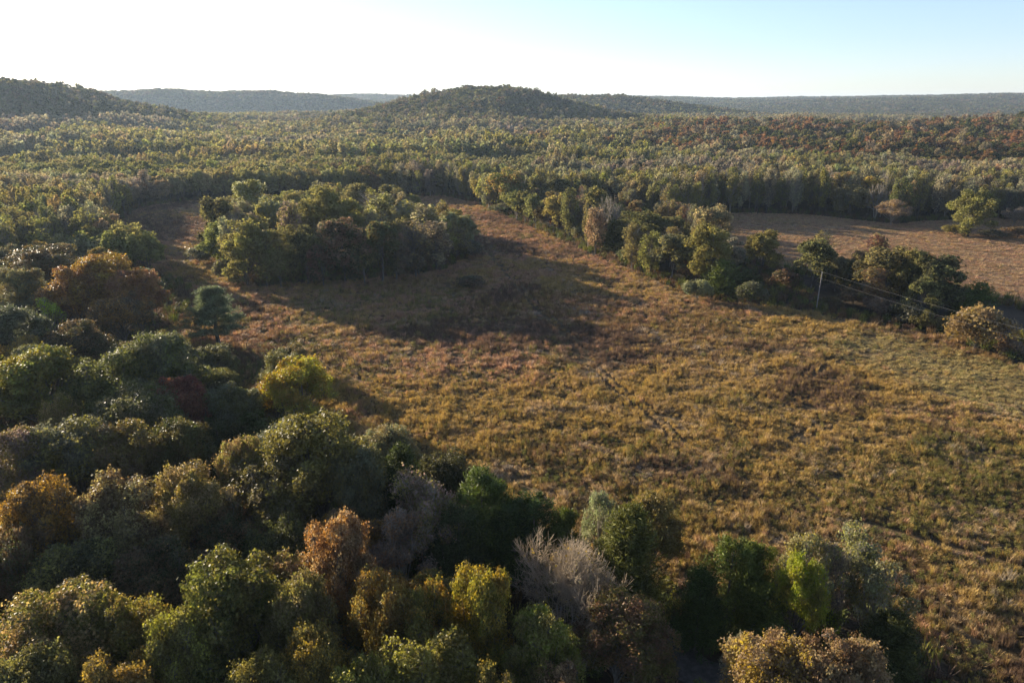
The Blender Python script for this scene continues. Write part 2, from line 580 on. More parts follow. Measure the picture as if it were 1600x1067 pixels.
def pine(seed, H=12.0, Rr=4.3):
    """Open pine: bare lower stem, level limbs carrying flat pads of needles."""
    g = np.random.default_rng(seed)
    tr = [tube([(0, 0, -0.3), (0.15, 0.1, H * .3), (-0.1, 0.1, H * .6), (0, 0, H * .97)], [.30, .22, .15, .03], 7)]
    P, Up = [], []
    for i in range(13):
        t = i / 12
        z = H * (0.24 + 0.70 * t)
        for k in range(5 if i < 10 else 4):
            a = g.random() * 6.283
            L_ = Rr * (1.02 - 0.80 * t ** 1.2) * g.uniform(0.6, 1.1)
            e = np.array([math.cos(a) * L_, math.sin(a) * L_, z + L_ * g.uniform(0.05, 0.35)])
            tr.append(limb(g, (0, 0, z), e, .06, .015, 5, .2, 4))
            for s in np.linspace(0.4, 1.02, 6):
                n = 80
                c = np.array([0, 0, z]) * (1 - s) + e * s + g.normal(size=3) * 0.18
                u = unit(g.normal(size=(n, 3)) * [1, 1, .7] + [0, 0, .4])
                P.append(c + u * g.uniform(0.15, 0.75, (n, 1)))
                Up.append(u + np.array([0, 0, 0.5]))
    P, Up = np.concatenate(P), np.concatenate(Up)
    return join(tr), leaves(g, P, np.cross(Up, g.normal(size=P.shape)), 0.22, 0.16, 0.4, unit(Up))


def bare(seed, H=13.0, Rr=5.0, levels=6, leafy=500):
    """Leafless tree: stems fork again and again into a fine fan of twigs."""
    g = np.random.default_rng(seed)
    A, B, ra, rb, tips = [], [], [], [], []

    def grow(p, d, L_, r, lv):
        n = 3 if lv < 2 else 2
        q = p
        for i in range(n):
            d = unit(d + g.normal(size=3) * 0.10 + np.array([0, 0, 0.04]))
            q2 = q + d * L_ / n
            A.append(q); B.append(q2); ra.append(r * (1 - 0.3 * i / n)); rb.append(r * (1 - 0.3 * (i + 1) / n))
            q = q2
            if lv >= 2 and lv < levels:
                e = unit(d + g.normal(size=3) * 0.75)
                if lv >= levels - 1:
                    A.append(q); B.append(q + e * L_ * 0.7); ra.append(r * .5); rb.append(r * .3); tips.append(q + e * L_ * .7)
                else:
                    grow(q, e, L_ * 0.6, r * 0.5, lv + 1)
        if lv >= levels:
            tips.append(q)
            return
        m = 3 if lv < 4 else 2
        for k in range(m):
            sp = 0.62 if lv < 2 else 0.5
            e = unit(d + g.normal(size=3) * np.array([sp, sp, sp * 0.7]))
            if lv >= 1 and e[2] < -0.1:
                e[2] = 0.1
            grow(q, e, L_ * g.uniform(0.70, 0.86), max(r * 0.62, 0.012), lv + 1)
    for k in range(3):
        a = k * 2.1 + g.random()
        grow(np.array([0., 0., -0.2]), unit(np.array([math.cos(a) * 0.42, math.sin(a) * 0.42, 1.0])), H * 0.26, H * 0.012, 0)
    A, B, ra, rb = map(np.array, (A, B, ra, rb))
    mx = B[:, 2].max()
    wx = np.percentile(np.hypot(B[:, 0], B[:, 1]), 97)
    S = np.array([Rr / wx, Rr / wx, H / mx])
    T = sticks(A * S, B * S, np.maximum(ra, 0.02), np.maximum(rb, 0.016))
    tips = np.array(tips) * S
    big = np.array(ra) > H * 0.0052
    V1 = sticks(A[big] * S, B[big] * S, ra[big], rb[big])
    V2 = sticks(A[~big] * S, B[~big] * S, np.maximum(ra[~big] * .7, 0.011), np.maximum(rb[~big] * .7, 0.009))
    sel = tips[g.integers(0, len(tips), leafy)] + g.normal(size=(leafy, 3)) * 0.15
    lv = leaves(g, sel, g.normal(size=sel.shape), 0.14, 0.7, 1.0)
    return V1, V2, lv


MESH = {}


def reg(key, tr, cr, H, Rr, leafmat, bark=M_BARK):
    MESH[key] = dict(t=mesh_np('trunk', *tr, bark), c=mesh_np('crown', *cr, leafmat), H=H, R=Rr)


for s in range(6):
    reg(f'oak{s}', *oak(100 + s, 15, 5.5, 50, 36000, 0.125, 0.20, twigs=700, lobe=(0.16, 0.38), bulge=1.22), 15, 5.5, M_LEAF)
for s in range(6):
    reg(f'mid{s}', *oak(200 + s, 15, 5.5, 34, 9000, 0.24, (0.14 if s % 3 == 2 else 0.03), drop=0.75, lobe=(0.2, 0.38), bulge=1.15, near=False, twigs=120), 15, 5.5, M_LEAFMID)
for s in range(7):
    reg(f'slim{s}', *slim(300 + s, 16, 3.4, 2600 if s < 5 else 1300, 0.27, twigs=200), 16, 3.4, M_LEAFMID, M_TWIG if s % 2 else M_BARK)
for s in range(4):
    reg(f'cedar{s}', *cedar(400 + s, 12, 3.7, 21000, 0.21, 2 + s % 3), 12, 3.4, M_NEEDLE)
reg('cedarmid0', *cedar(450, 12, 3.4, 5000, 0.36, 3), 12, 3.2, M_NEEDLE)
reg('full0', *oak(570, 15, 6.0, 40, 14000, 0.22, 0.0, drop=0.85, lobe=(0.18, 0.36), bulge=1.2), 15, 6.0, M_LEAFMID)
reg('pine0', *pine(460), 12, 4.3, M_NEEDLE)
for s in range(3):
    reg(f'sparse{s}', *oak(500 + s, 12, 4.5, 34, 7500, 0.13, 0.10, lobe=(0.2, 0.36), twigs=700, bulge=1.2), 12, 4.5, M_LEAF, M_TWIG)
for s in range(4):
    reg(f'shrub{s}', *oak(600 + s, 4, 2.6, 16, 4200, 0.13, 0.0, lobe=(0.3, 0.5), twigs=100), 4, 2.6, M_LEAF)
BARE = []
for s in range(2):
    a_, b_, l_ = bare(700 + s, 13, 5.2, 6)
    BARE.append((mesh_np('trunk', *a_, M_PALEBARK), mesh_np('twigs', *b_, M_BARETWIG), mesh_np('last_leaves', *l_, M_LEAF)))
ab_, bb_, lb_ = bare(720, 12, 4.2, 4, 60)
BAREMID = (mesh_np('trunk', *ab_, M_PALEBARK), mesh_np('twigs', *bb_, M_TWIG), mesh_np('last_leaves', *lb_, M_LEAF))

TINT = {
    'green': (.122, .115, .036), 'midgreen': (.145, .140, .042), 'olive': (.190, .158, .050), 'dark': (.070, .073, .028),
    'yellowgreen': (.205, .190, .045), 'lime': (.24, .30, .035), 'yellow': (.36, .31, .060), 'gold': (.29, .195, .05), 'tan': (.29, .21, .10),
    'orange': (.30, .165, .060), 'rust': (.205, .108, .058), 'red': (.18, .085, .052), 'greygreen': (.145, .145, .078), 'greybrown': (.17, .135, .095),
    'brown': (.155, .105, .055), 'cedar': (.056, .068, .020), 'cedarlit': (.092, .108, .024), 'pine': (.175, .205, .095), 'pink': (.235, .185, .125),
    'pale': (.26, .235, .125),
}
CATS = {'oak': ('oak_tree', 'oak'), 'mid': ('broadleaf_tree', 'tree'), 'full': ('broadleaf_tree', 'tree'), 'slim': ('slender_tree', 'tree'), 'cedar': ('cedar_tree', 'cedar'),
        'cedarmid': ('cedar_tree', 'cedar'), 'pine': ('pine_tree', 'pine'), 'sparse': ('thin_leaved_tree', 'tree'), 'shrub': ('shrub', 'shrub'),
        'bare': ('bare_tree', 'bare tree'), 'baremid': ('bare_tree', 'bare tree')}
COUNT = {}
PLACED = []          # x, y, radius of every individual tree


def tree(kind, x, y, H, Rr, t1, t2=None, label=None, group=None, sink=0.0, rot=None):
    n = COUNT.get(kind, 0)
    COUNT[kind] = n + 1
    name, cat = CATS[kind]
    e = bpy.data.objects.new(name, None)
    e.empty_display_size = 0.5
    C.objects.link(e)
    z = float(terr(x, y))
    e.location = (x, y, z - sink)
    e.rotation_euler = (0, 0, rot if rot is not None else random.uniform(0, 6.28))
    j = lambda c: tuple(v * random.uniform(0.9, 1.1) for v in c)
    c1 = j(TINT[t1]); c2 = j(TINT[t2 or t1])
    if kind == 'sparse':
        c1, c2 = tuple(v * 1.35 for v in c1), tuple(v * 1.3 for v in c2)
    if kind in ('mid', 'slim', 'full'):
        f_ = lambda c: tuple((v * 0.85 + sum(c) / 3 * 0.15) * 1.12 for v in c)
        c1, c2 = f_(c1), f_(c2)
    if kind in ('bare', 'baremid'):
        tr, tw, lf = BAREMID if kind == 'baremid' else BARE[n % 2]
        sx, sz = (Rr / 5.2, H / 13) if kind == 'bare' else (Rr / 4.2, H / 12)
        parts = (('trunk', tr), ('twigs', tw), ('last_leaves', lf))
    else:
        ks = [k for k in MESH if k.rstrip('0123456789') == kind]
        m = MESH[ks[(n * 5 + 3) % len(ks)] if len(ks) > 1 else ks[0]]
        sx, sz = Rr / m['R'], H / m['H']
        parts = (('trunk', m['t']), ('crown', m['c']))
    e.scale = (sx * random.uniform(.93, 1.07), sx * random.uniform(.93, 1.07), sz)
    for pn, me in parts:
        o = bpy.data.objects.new(pn, me)
        C.objects.link(o)
        o.parent = e
        if pn != 'trunk':
            o['tint'] = c1
            o['tint_two'] = c2
    setp(e, label or f'{t1} {name}', cat, group)
    PLACED.append((x, y, Rr))
    return e


# trees given by the place of their top in view and their height: kind, x, top y, width, height, colours, label
NEAR = [
    ('oak', 70, 925, 190, 15, 'olive', 'tan', 'olive and tan oak at the near edge, beside the bottom corner of the wood'),
    ('oak', 175, 925, 130, 14.5, 'yellowgreen', 'olive', 'yellowish oak between the tan corner oak and the green dome oak'),
    ('oak', 340, 868, 190, 16.5, 'green', 'midgreen', 'tall fresh green dome-shaped oak in the nearest row'),
    ('oak', 265, 960, 130, 14.5, 'olive', 'yellowgreen', 'olive oak just in front of the green dome oak'),
    ('oak', 515, 800, 115, 17, 'orange', 'tan', 'tall orange-topped tree standing above the olive oaks'),
    ('oak', 470, 900, 110, 15.5, 'olive', 'brown', 'olive oak at the foot of the orange-topped tree'),
    ('oak', 590, 893, 110, 15.5, 'gold', 'olive', 'golden olive oak with two knobbly tops right of the orange tree'),
    ('oak', 665, 903, 85, 15, 'yellowgreen', 'gold', 'narrow yellowish oak left of the tree with golden patches'),
    ('oak', 745, 880, 120, 16, 'yellowgreen', 'gold', 'bright yellow-green tree with golden patches, left of the leafless tree'),
    ('oak', 845, 955, 120, 14, 'yellowgreen', 'olive', 'low yellow-olive tree at the foot of the leafless tree'),
    ('oak', 655, 985, 160, 14.5, 'yellowgreen', 'olive', 'broad yellow-green oak at the lower frame edge, below the gold-patched tree'),
    ('oak', 480, 985, 120, 14.5, 'olive', 'gold', 'olive oak with golden patches low down between green dome and gold oak'),
    ('oak', 560, 1030, 120, 14, 'yellowgreen', 'olive', 'yellow-green crown cut by the lower frame edge, left of the broad one'),
    ('oak', 880, 1040, 110, 12.5, 'brown', 'tan', 'brownish crown cut by the lower frame edge beside the dark track'),
    ('oak', 770, 1045, 110, 13.5, 'olive', 'gold', 'olive crown cut by the lower frame edge, third from the dark track'),
    ('oak', 400, 1030, 120, 14, 'midgreen', 'olive', 'green crown cut by the lower frame edge below the green dome oak'),
    ('oak', 170, 1020, 140, 14, 'olive', 'gold', 'gold-flecked crown cut by the lower frame edge below the yellowish oak'),
    ('oak', 30, 1020, 140, 14, 'green', 'olive', 'deep green crown in the lower corner of the wood'),
    ('oak', 1215, 998, 150, 13.5, 'tan', 'gold', 'tan oak crown rising by itself beside the track, its left half'),
    ('oak', 1325, 990, 140, 14, 'tan', 'brown', 'tan-brown oak crown right of its twin beside the track'),
    ('sparse', 1165, 985, 50, 11, 'greygreen', 'pale', 'small pale grey-green sapling against the tan twin oaks'),
    ('bare', 895, 832, 165, 14.5, 'pink', 'gold', 'leafless pale twiggy tree with a broad fan of branches above the track'),
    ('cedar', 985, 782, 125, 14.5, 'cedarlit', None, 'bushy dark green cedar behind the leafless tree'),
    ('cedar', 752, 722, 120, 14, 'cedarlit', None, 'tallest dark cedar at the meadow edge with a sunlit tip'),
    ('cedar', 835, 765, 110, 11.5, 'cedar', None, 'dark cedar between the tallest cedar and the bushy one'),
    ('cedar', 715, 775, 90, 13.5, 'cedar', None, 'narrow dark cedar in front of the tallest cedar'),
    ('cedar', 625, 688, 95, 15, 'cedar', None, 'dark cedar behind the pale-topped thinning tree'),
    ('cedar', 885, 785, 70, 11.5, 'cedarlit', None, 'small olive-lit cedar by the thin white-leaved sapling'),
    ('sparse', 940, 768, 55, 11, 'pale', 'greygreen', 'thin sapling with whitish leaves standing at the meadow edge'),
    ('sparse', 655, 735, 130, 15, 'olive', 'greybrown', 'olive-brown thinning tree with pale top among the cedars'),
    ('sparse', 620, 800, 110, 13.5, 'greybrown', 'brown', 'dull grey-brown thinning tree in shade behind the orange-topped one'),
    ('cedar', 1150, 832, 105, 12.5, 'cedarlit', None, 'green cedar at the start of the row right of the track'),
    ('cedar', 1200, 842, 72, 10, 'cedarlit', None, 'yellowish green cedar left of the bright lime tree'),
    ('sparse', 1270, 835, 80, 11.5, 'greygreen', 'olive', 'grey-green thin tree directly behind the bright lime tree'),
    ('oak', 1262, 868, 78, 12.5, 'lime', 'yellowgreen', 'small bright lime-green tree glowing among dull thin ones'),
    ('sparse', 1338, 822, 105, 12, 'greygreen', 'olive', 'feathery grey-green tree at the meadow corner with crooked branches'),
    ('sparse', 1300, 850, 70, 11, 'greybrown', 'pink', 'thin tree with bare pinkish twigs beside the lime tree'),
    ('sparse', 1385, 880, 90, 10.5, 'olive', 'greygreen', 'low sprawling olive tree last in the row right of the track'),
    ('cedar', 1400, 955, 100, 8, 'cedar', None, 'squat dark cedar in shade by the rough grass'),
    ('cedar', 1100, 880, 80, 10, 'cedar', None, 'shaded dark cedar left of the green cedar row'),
    ('shrub', 1290, 930, 60, 5, 'midgreen', 'lime', 'low green bush in shade under the lime tree'),
    ('oak', 485, 650, 190, 18, 'midgreen', 'olive', 'largest grey-green oak of the wood, right below the yellow tree'),
    ('oak', 420, 700, 150, 15, 'green', 'greygreen', 'green oak on the left flank of the largest grey-green oak'),
    ('oak', 555, 700, 100, 15.5, 'greygreen', 'green', 'grey-green oak on the meadow side of the largest oak'),
    ('oak', 372, 678, 80, 15.5, 'tan', 'olive', 'small tan-tipped oak left of the largest grey-green oak'),
    ('oak', 290, 722, 120, 16, 'olive', 'tan', 'olive oak with tan crown edge behind the green dome oak'),
    ('oak', 175, 742, 150, 16, 'brown', 'tan', 'brown and tan oak left of the olive one'),
    ('oak', 55, 750, 130, 16, 'brown', 'gold', 'brown oak with golden flecks at the left frame edge'),
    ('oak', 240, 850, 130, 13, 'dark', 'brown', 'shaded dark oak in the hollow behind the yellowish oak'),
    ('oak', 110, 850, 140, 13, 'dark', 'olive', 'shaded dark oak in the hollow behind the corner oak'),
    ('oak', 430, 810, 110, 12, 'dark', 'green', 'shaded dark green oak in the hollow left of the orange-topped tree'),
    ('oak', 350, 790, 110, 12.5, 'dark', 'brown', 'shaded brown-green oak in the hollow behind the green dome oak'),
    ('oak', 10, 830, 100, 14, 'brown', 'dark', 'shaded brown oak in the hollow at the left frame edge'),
    ('oak', 240, 522, 120, 17, 'greygreen', 'green', 'tall grey-green oak left of the lone pine'),
    ('oak', 165, 545, 130, 17, 'green', 'midgreen', 'tall green oak beside the grey-green one, left of the pine'),
    ('oak', 55, 545, 140, 17, 'yellowgreen', 'midgreen', 'sunlit yellow-green oak at the left frame edge above the shade'),
    ('oak', 205, 600, 120, 15, 'green', 'greygreen', 'grey-green oak left of the rusty red tree'),
    ('oak', 268, 585, 80, 14, 'red', 'rust', 'rusty red tree in the green part of the wood'),
    ('oak', 95, 655, 140, 16, 'greygreen', 'olive', 'broad grey-green oak halfway down the left side'),
    ('oak', 25, 670, 110, 16, 'olive', 'greybrown', 'olive oak at the left frame edge, second above the brown one'),
    ('oak', 185, 660, 120, 15, 'olive', 'brown', 'olive brown oak below the rusty red tree'),
    ('oak', 275, 655, 100, 14, 'green', 'dark', 'dark green oak right under the rusty red tree'),
    ('oak', 85, 615, 60, 13.5, 'yellowgreen', 'tan', 'small yellow-tipped tree in the shade below the sunlit oak'),
    ('oak', 360, 598, 85, 12, 'midgreen', 'greygreen', 'light green spreading tree behind the yellow tree'),
    ('cedar', 400, 640, 100, 10, 'cedar', None, 'dark evergreen thicket at the foot of the yellow tree'),
    ('cedar', 335, 650, 80, 10, 'cedar', None, 'dark evergreen left of the thicket under the yellow tree'),
    ('oak', 462, 558, 105, 14.5, 'yellow', 'gold', 'conical bright yellow tree standing out at the meadow edge'),
    ('sparse', 500, 650, 70, 11, 'yellowgreen', 'brown', 'thin yellowish tree just right under the yellow one'),
    ('oak', 158, 397, 110, 19, 'orange', 'gold', 'tallest of the big orange-brown oaks by the left lane'),
    ('oak', 112, 412, 90, 18, 'rust', 'orange', 'rusty oak left of the tallest orange-brown oak'),
    ('oak', 205, 420, 80, 17, 'orange', 'rust', 'orange oak on the meadow side of the tallest orange-brown one'),
    ('oak', 180, 455, 90, 14, 'brown', 'orange', 'lower brown-orange oak in front of the orange-brown oaks'),
    ('oak', 60, 382, 110, 17, 'brown', 'dark', 'dark brown domed oak behind the orange-brown oaks'),
    ('oak', 20, 415, 80, 17, 'greygreen', 'olive', 'grey-green oak at the left frame edge beside the orange-brown oaks'),
    ('sparse', 60, 465, 55, 13, 'midgreen', 'lime', 'small light green tree in front of the rusty oak'),
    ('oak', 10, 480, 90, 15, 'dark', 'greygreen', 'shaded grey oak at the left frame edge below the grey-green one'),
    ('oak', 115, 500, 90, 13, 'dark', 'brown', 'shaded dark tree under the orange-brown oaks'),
]
for kind, px, top, w, H, a, b, lab in NEAR:
    x, y = G(px, top, H)
    dep = proj(x, y, H)[2]
    tree(kind, x, y, H, max(1.0, w / F * dep / 2 * (1.22 if kind == 'bare' else 1.14)), a, b, lab, 'trees of the near wood' if kind in ('oak', 'sparse') else None)

# trees given by foot and top in view: kind, x, foot y, top y, width, colours, label
MID = [
    ('pine', 342, 540, 448, 94, 'pine', None, 'lone open-crowned pine standing in the meadow'),
    ('mid', 790, 332, 260, 50, 'yellowgreen', 'gold', 'tall pale yellow tree at the far end of the tree row'),
    ('slim', 764, 328, 272, 30, 'pale', 'yellowgreen', 'slim pale tree left of the tall yellow one in the row'),
    ('shrub', 782, 334, 318, 46, 'greygreen', None, 'grey-green bush at the foot of the tall yellow tree'),
    ('mid', 824, 342, 304, 42, 'midgreen', 'olive', 'low green tree right of the tall yellow one'),
    ('slim', 812, 332, 276, 30, 'yellowgreen', 'olive', 'slim yellow tree just behind the low green one'),
    ('mid', 868, 335, 270, 40, 'dark', 'green', 'dark green tree behind the row, rising over the red ones'),
    ('mid', 848, 348, 312, 30, 'olive', 'yellowgreen', 'small olive tree between the green and the rusty one'),
    ('mid', 868, 358, 310, 36, 'rust', 'brown', 'rusty tree standing at the meadow side of the row'),
    ('mid', 884, 364, 322, 32, 'red', 'rust', 'deep red tree next to the rusty one in the row'),
    ('mid', 908, 368, 310, 42, 'greybrown', 'olive', 'dull brown tree right of the deep red one'),
    ('mid', 930, 365, 292, 46, 'green', 'yellowgreen', 'round green tree behind the leafless one in the row'),
    ('baremid', 948, 385, 302, 44, 'pink', 'gold', 'leafless grey tree in the middle of the row'),
    ('shrub', 905, 376, 350, 36, 'olive', 'greygreen', 'low olive bush on the meadow side, left of the leafless grey tree'),
    ('shrub', 930, 385, 362, 34, 'greygreen', 'olive', 'low grey bush under the leafless grey tree'),
    ('cedarmid', 958, 398, 340, 44, 'cedar', None, 'dark round cedar in the tree row'),
    ('full', 995, 400, 330, 84, 'midgreen', 'green', 'broad fresh green tree in the middle of the row'),
    ('mid', 1035, 395, 335, 50, 'green', 'midgreen', 'green tree behind the broad fresh green one'),
    ('shrub', 985, 412, 388, 40, 'midgreen', 'greygreen', 'green bush in front of the broad fresh green tree'),
    ('mid', 1018, 422, 372, 46, 'greygreen', 'greybrown', 'greyish tree at the front of the row'),
    ('mid', 1048, 438, 366, 66, 'greygreen', 'olive', 'broad pale grey-green tree at the front of the row'),
    ('mid', 1078, 440, 390, 34, 'rust', 'orange', 'small rusty tree squeezed in the row\'s near end'),
    ('full', 1104, 448, 348, 78, 'yellowgreen', 'midgreen', 'tall light green tree at the near end of the row'),
    ('mid', 1110, 405, 314, 54, 'greygreen', 'tan', 'pale grey oak rising behind the tall light green tree'),
    ('mid', 1140, 430, 372, 46, 'greybrown', 'pale', 'greyish twiggy tree right of the tall light green one'),
    ('cedarmid', 1130, 462, 402, 52, 'cedarlit', None, 'squat green cedar at the near end of the row'),
    ('shrub', 1090, 470, 434, 48, 'pale', 'greygreen', 'pale round bush in front of the squat cedar'),
    ('cedarmid', 1168, 460, 418, 44, 'cedar', None, 'dark cedar in the shade of the row\'s near end'),
    ('mid', 1190, 425, 358, 52, 'yellowgreen', 'olive', 'olive yellow tree behind the shaded gap in the row'),
    ('shrub', 1172, 478, 442, 46, 'greygreen', 'dark', 'dull bush in the shaded gap between row and copse'),
    ('shrub', 1225, 448, 420, 46, 'brown', 'dark', 'brown bush in the shaded gap behind the utility pole'),
    ('mid', 1268, 450, 372, 62, 'dark', 'olive', 'dark round oak just above the utility pole'),
    ('mid', 1304, 455, 402, 34, 'greygreen', 'olive', 'small grey-green tree right of the utility pole'),
    ('mid', 1328, 455, 404, 34, 'dark', 'green', 'small dark tree between the pole oak and the copse'),
    ('mid', 1376, 472, 379, 78, 'dark', 'olive', 'tallest dark oak of the copse on the right'),
    ('mid', 1418, 482, 390, 60, 'olive', 'dark', 'middle oak of the copse with yellowish leaves'),
    ('mid', 1458, 490, 398, 80, 'dark', 'green', 'broad dark oak at the right side of the copse'),
    ('mid', 1435, 500, 432, 50, 'dark', 'olive', 'lower dark oak in front of the copse'),
    ('shrub', 1335, 478, 448, 50, 'brown', 'rust', 'reddish brown bush under the tallest copse oak'),
    ('shrub', 1372, 492, 462, 54, 'greybrown', 'brown', 'grey-brown bush in front of the tallest copse oak'),
    ('shrub', 1412, 505, 472, 54, 'dark', 'greybrown', 'dark bush in front of the middle copse oak'),
    ('shrub', 1440, 514, 484, 40, 'midgreen', 'olive', 'small green bush at the foot of the copse'),
    ('shrub', 1480, 520, 494, 40, 'olive', 'tan', 'small tan-green bush left of the big tan bush'),
    ('shrub', 1300, 480, 462, 34, 'brown', 'dark', 'low brown bush beside the utility pole'),
    ('cedarmid', 1522, 492, 436, 54, 'cedarlit', None, 'bright green cedar behind the big tan bush'),
    ('cedarmid', 1498, 500, 455, 44, 'cedarlit', None, 'second green cedar, between the copse and the tan bush'),
    ('shrub', 1522, 548, 482, 92, 'tan', 'olive', 'big round tan bush under the power lines'),
    ('shrub', 1575, 556, 530, 40, 'greybrown', 'tan', 'low brownish bush right of the big tan bush'),
    ('shrub', 1600, 545, 515, 40, 'midgreen', 'olive', 'green bush at the right frame edge under the power lines'),
    ('full', 1512, 370, 294, 62, 'yellowgreen', 'olive', 'lone yellowish tree standing on the far side of the rosy field'),
    ('shrub', 1492, 368, 350, 38, 'yellowgreen', 'olive', 'yellowish bush at the left foot of the lone field tree'),
    ('mid', 1312, 330, 268, 46, 'gold', 'orange', 'golden orange tree in the wood edge behind the rosy field'),
    ('slim', 1290, 330, 272, 34, 'pink', 'tan', 'pinkish slim tree left of the golden orange one'),
    ('mid', 1355, 335, 272, 46, 'yellow', 'gold', 'yellow tree right of the golden orange one in the wood edge'),
    ('mid', 1325, 340, 284, 50, 'olive', 'greygreen', 'olive tree in front of the golden orange one'),
    ('baremid', 1366, 345, 284, 38, 'pale', 'gold', 'white-limbed leafless sycamore in front of the dark wood'),
    ('mid', 1404, 345, 285, 40, 'midgreen', 'olive', 'green tree right of the white-limbed sycamore'),
    ('sparse', 1392, 352, 312, 42, 'greybrown', 'tan', 'small brown half bare tree at the field corner'),
    ('sparse', 1582, 356, 322, 34, 'greybrown', 'pink', 'thin greyish tree right of the lone field tree'),
    ('shrub', 1590, 372, 355, 50, 'brown', 'rust', 'reddish hedge bush right of the lone field tree'),
    ('shrub', 1552, 372, 360, 44, 'dark', 'brown', 'dark hedge bush beside the lone field tree'),
    # the wooded island in the middle of the meadow
    ('mid', 345, 405, 302, 58, 'dark', 'olive', 'tall dark oak at the left end of the wooded island'),
    ('mid', 352, 425, 345, 60, 'midgreen', 'yellowgreen', 'green tree below the tall dark one on the wooded island'),
    ('shrub', 326, 410, 380, 56, 'greygreen', None, 'round grey-green bush left of the wooded island'),
    ('shrub', 356, 440, 404, 44, 'greygreen', 'olive', 'grey bush at the near left corner of the wooded island'),
    ('full', 388, 448, 342, 90, 'olive', 'yellowgreen', 'broad olive tree at the near corner of the wooded island'),
    ('mid', 398, 380, 280, 62, 'yellowgreen', 'pale', 'round pale yellow-green tree at the back left of the island'),
    ('mid', 440, 450, 352, 64, 'olive', 'green', 'olive tree second along the near edge of the island'),
    ('slim', 418, 452, 372, 36, 'yellowgreen', 'olive', 'thin yellow tree in the near edge of the island'),
    ('mid', 432, 400, 302, 56, 'pale', 'yellowgreen', 'pale tree in the left middle of the island'),
    ('slim', 462, 425, 318, 44, 'pink', 'olive', 'pinkish slim tree in the middle of the island'),
    ('full', 505, 405, 288, 92, 'yellowgreen', 'midgreen', 'tallest yellow-green tree at the top of the island'),
    ('mid', 550, 400, 312, 66, 'yellowgreen', 'olive', 'yellow-green tree right of the island\'s tallest tree'),
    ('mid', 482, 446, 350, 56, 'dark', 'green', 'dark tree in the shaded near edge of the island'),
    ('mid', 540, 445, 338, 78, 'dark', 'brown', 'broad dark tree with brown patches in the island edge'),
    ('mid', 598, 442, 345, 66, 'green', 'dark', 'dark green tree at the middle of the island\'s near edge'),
    ('slim', 600, 395, 305, 50, 'yellowgreen', 'pale', 'slim yellow tree with pointed top, right part of the island'),
    ('slim', 585, 385, 300, 44, 'yellowgreen', 'olive', 'slim tree left of the pointed yellow one on the island'),
    ('slim', 638, 400, 318, 52, 'pale', 'yellowgreen', 'pale plume-like tree right of the pointed yellow one'),
    ('slim', 668, 410, 322, 52, 'yellowgreen', 'pale', 'pale yellow plume-like tree near the island\'s right end'),
    ('slim', 650, 435, 350, 52, 'greybrown', 'olive', 'grey twiggy tree in the island edge, right part'),
    ('slim', 620, 440, 362, 44, 'greybrown', 'brown', 'brownish twiggy tree in the island edge, left of the grey one'),
    ('slim', 682, 425, 348, 50, 'greybrown', 'pale', 'grey twiggy tree near the island\'s right end'),
    ('mid', 712, 408, 352, 52, 'greybrown', 'olive', 'low thin tree closing the island at its right end'),
    ('shrub', 738, 402, 376, 40, 'greybrown', 'dark', 'brown bush at the far right tip of the island'),
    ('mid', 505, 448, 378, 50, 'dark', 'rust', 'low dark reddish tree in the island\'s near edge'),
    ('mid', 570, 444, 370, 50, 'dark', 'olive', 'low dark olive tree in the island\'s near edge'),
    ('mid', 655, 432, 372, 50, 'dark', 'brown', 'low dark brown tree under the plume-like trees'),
    ('mid', 560, 360, 285, 60, 'midgreen', 'olive', 'green tree at the back of the island'),
    ('mid', 610, 350, 288, 50, 'olive', 'dark', 'olive tree at the back right of the island'),
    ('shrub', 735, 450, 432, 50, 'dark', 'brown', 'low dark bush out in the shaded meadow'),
]
for kind, px, foot, top, w, a, b, lab in MID:
    x, y = G(px, foot)
    z0 = float(terr(x, y))
    v = (533.5 - top) / F
    H = (v * y * CP - y * SP) / (CP + v * SP) + CAM_H - z0
    # a tree of radius r shows its top a little nearer than its stem
    dep = proj(x, y, z0)[2]
    Rr = w / F * dep / 2 * (1.22 if 740 < px < 1490 and kind != 'shrub' else 1.1)
    grp = 'trees of the wooded island' if foot > 350 and 320 < px < 745 and y > 180 and kind != 'shrub' else None
    if grp is None and kind in ('mid', 'slim', 'cedarmid') and 750 < px < 1200:
        grp = 'trees of the row along the meadow'
    if grp is None and kind == 'mid' and 1200 < px < 1480 and foot > 400:
        grp = 'trees of the copse by the power line'
    tree(kind, x, y, max(1.2, H), Rr, a, b, lab, grp)

# ------------------------------------------------------------------ trees that fill the woods between those
ORD = ['first', 'second', 'third', 'fourth', 'fifth', 'sixth', 'seventh', 'eighth', 'ninth', 'tenth', 'eleventh', 'twelfth', 'thirteenth', 'fourteenth', 'fifteenth',
       'sixteenth', 'seventeenth', 'eighteenth', 'nineteenth', 'twentieth']
for tens, first in (('twenty', 'twentieth'), ('thirty', 'thirtieth'), ('forty', 'fortieth'), ('fifty', 'fiftieth')):
    ORD += ([first] if tens != 'twenty' else []) + [tens + ' ' + o for o in ORD[:9]]
NAMEOF = {'yellowgreen': 'yellow-green', 'midgreen': 'mid green', 'greygreen': 'grey-green', 'greybrown': 'grey-brown', 'dark': 'dark green', 'pink': 'pinkish',
          'cedar': 'blackish green', 'cedarlit': 'deep green'}
FILL = []


def jitter(x0, x1, y0, y1, s, seed):
    g = np.random.default_rng(seed)
    gx, gy = np.meshgrid(np.arange(x0, x1, s), np.arange(y0, y1, s))
    gx = gx + (np.arange(gx.shape[0]) % 2)[:, None] * s * 0.5
    gx, gy = gx.ravel(), gy.ravel()
    gx = gx + g.uniform(-.36, .36, gx.shape) * s
    gy = gy + g.uniform(-.36, .36, gy.shape) * s
    return gx, gy


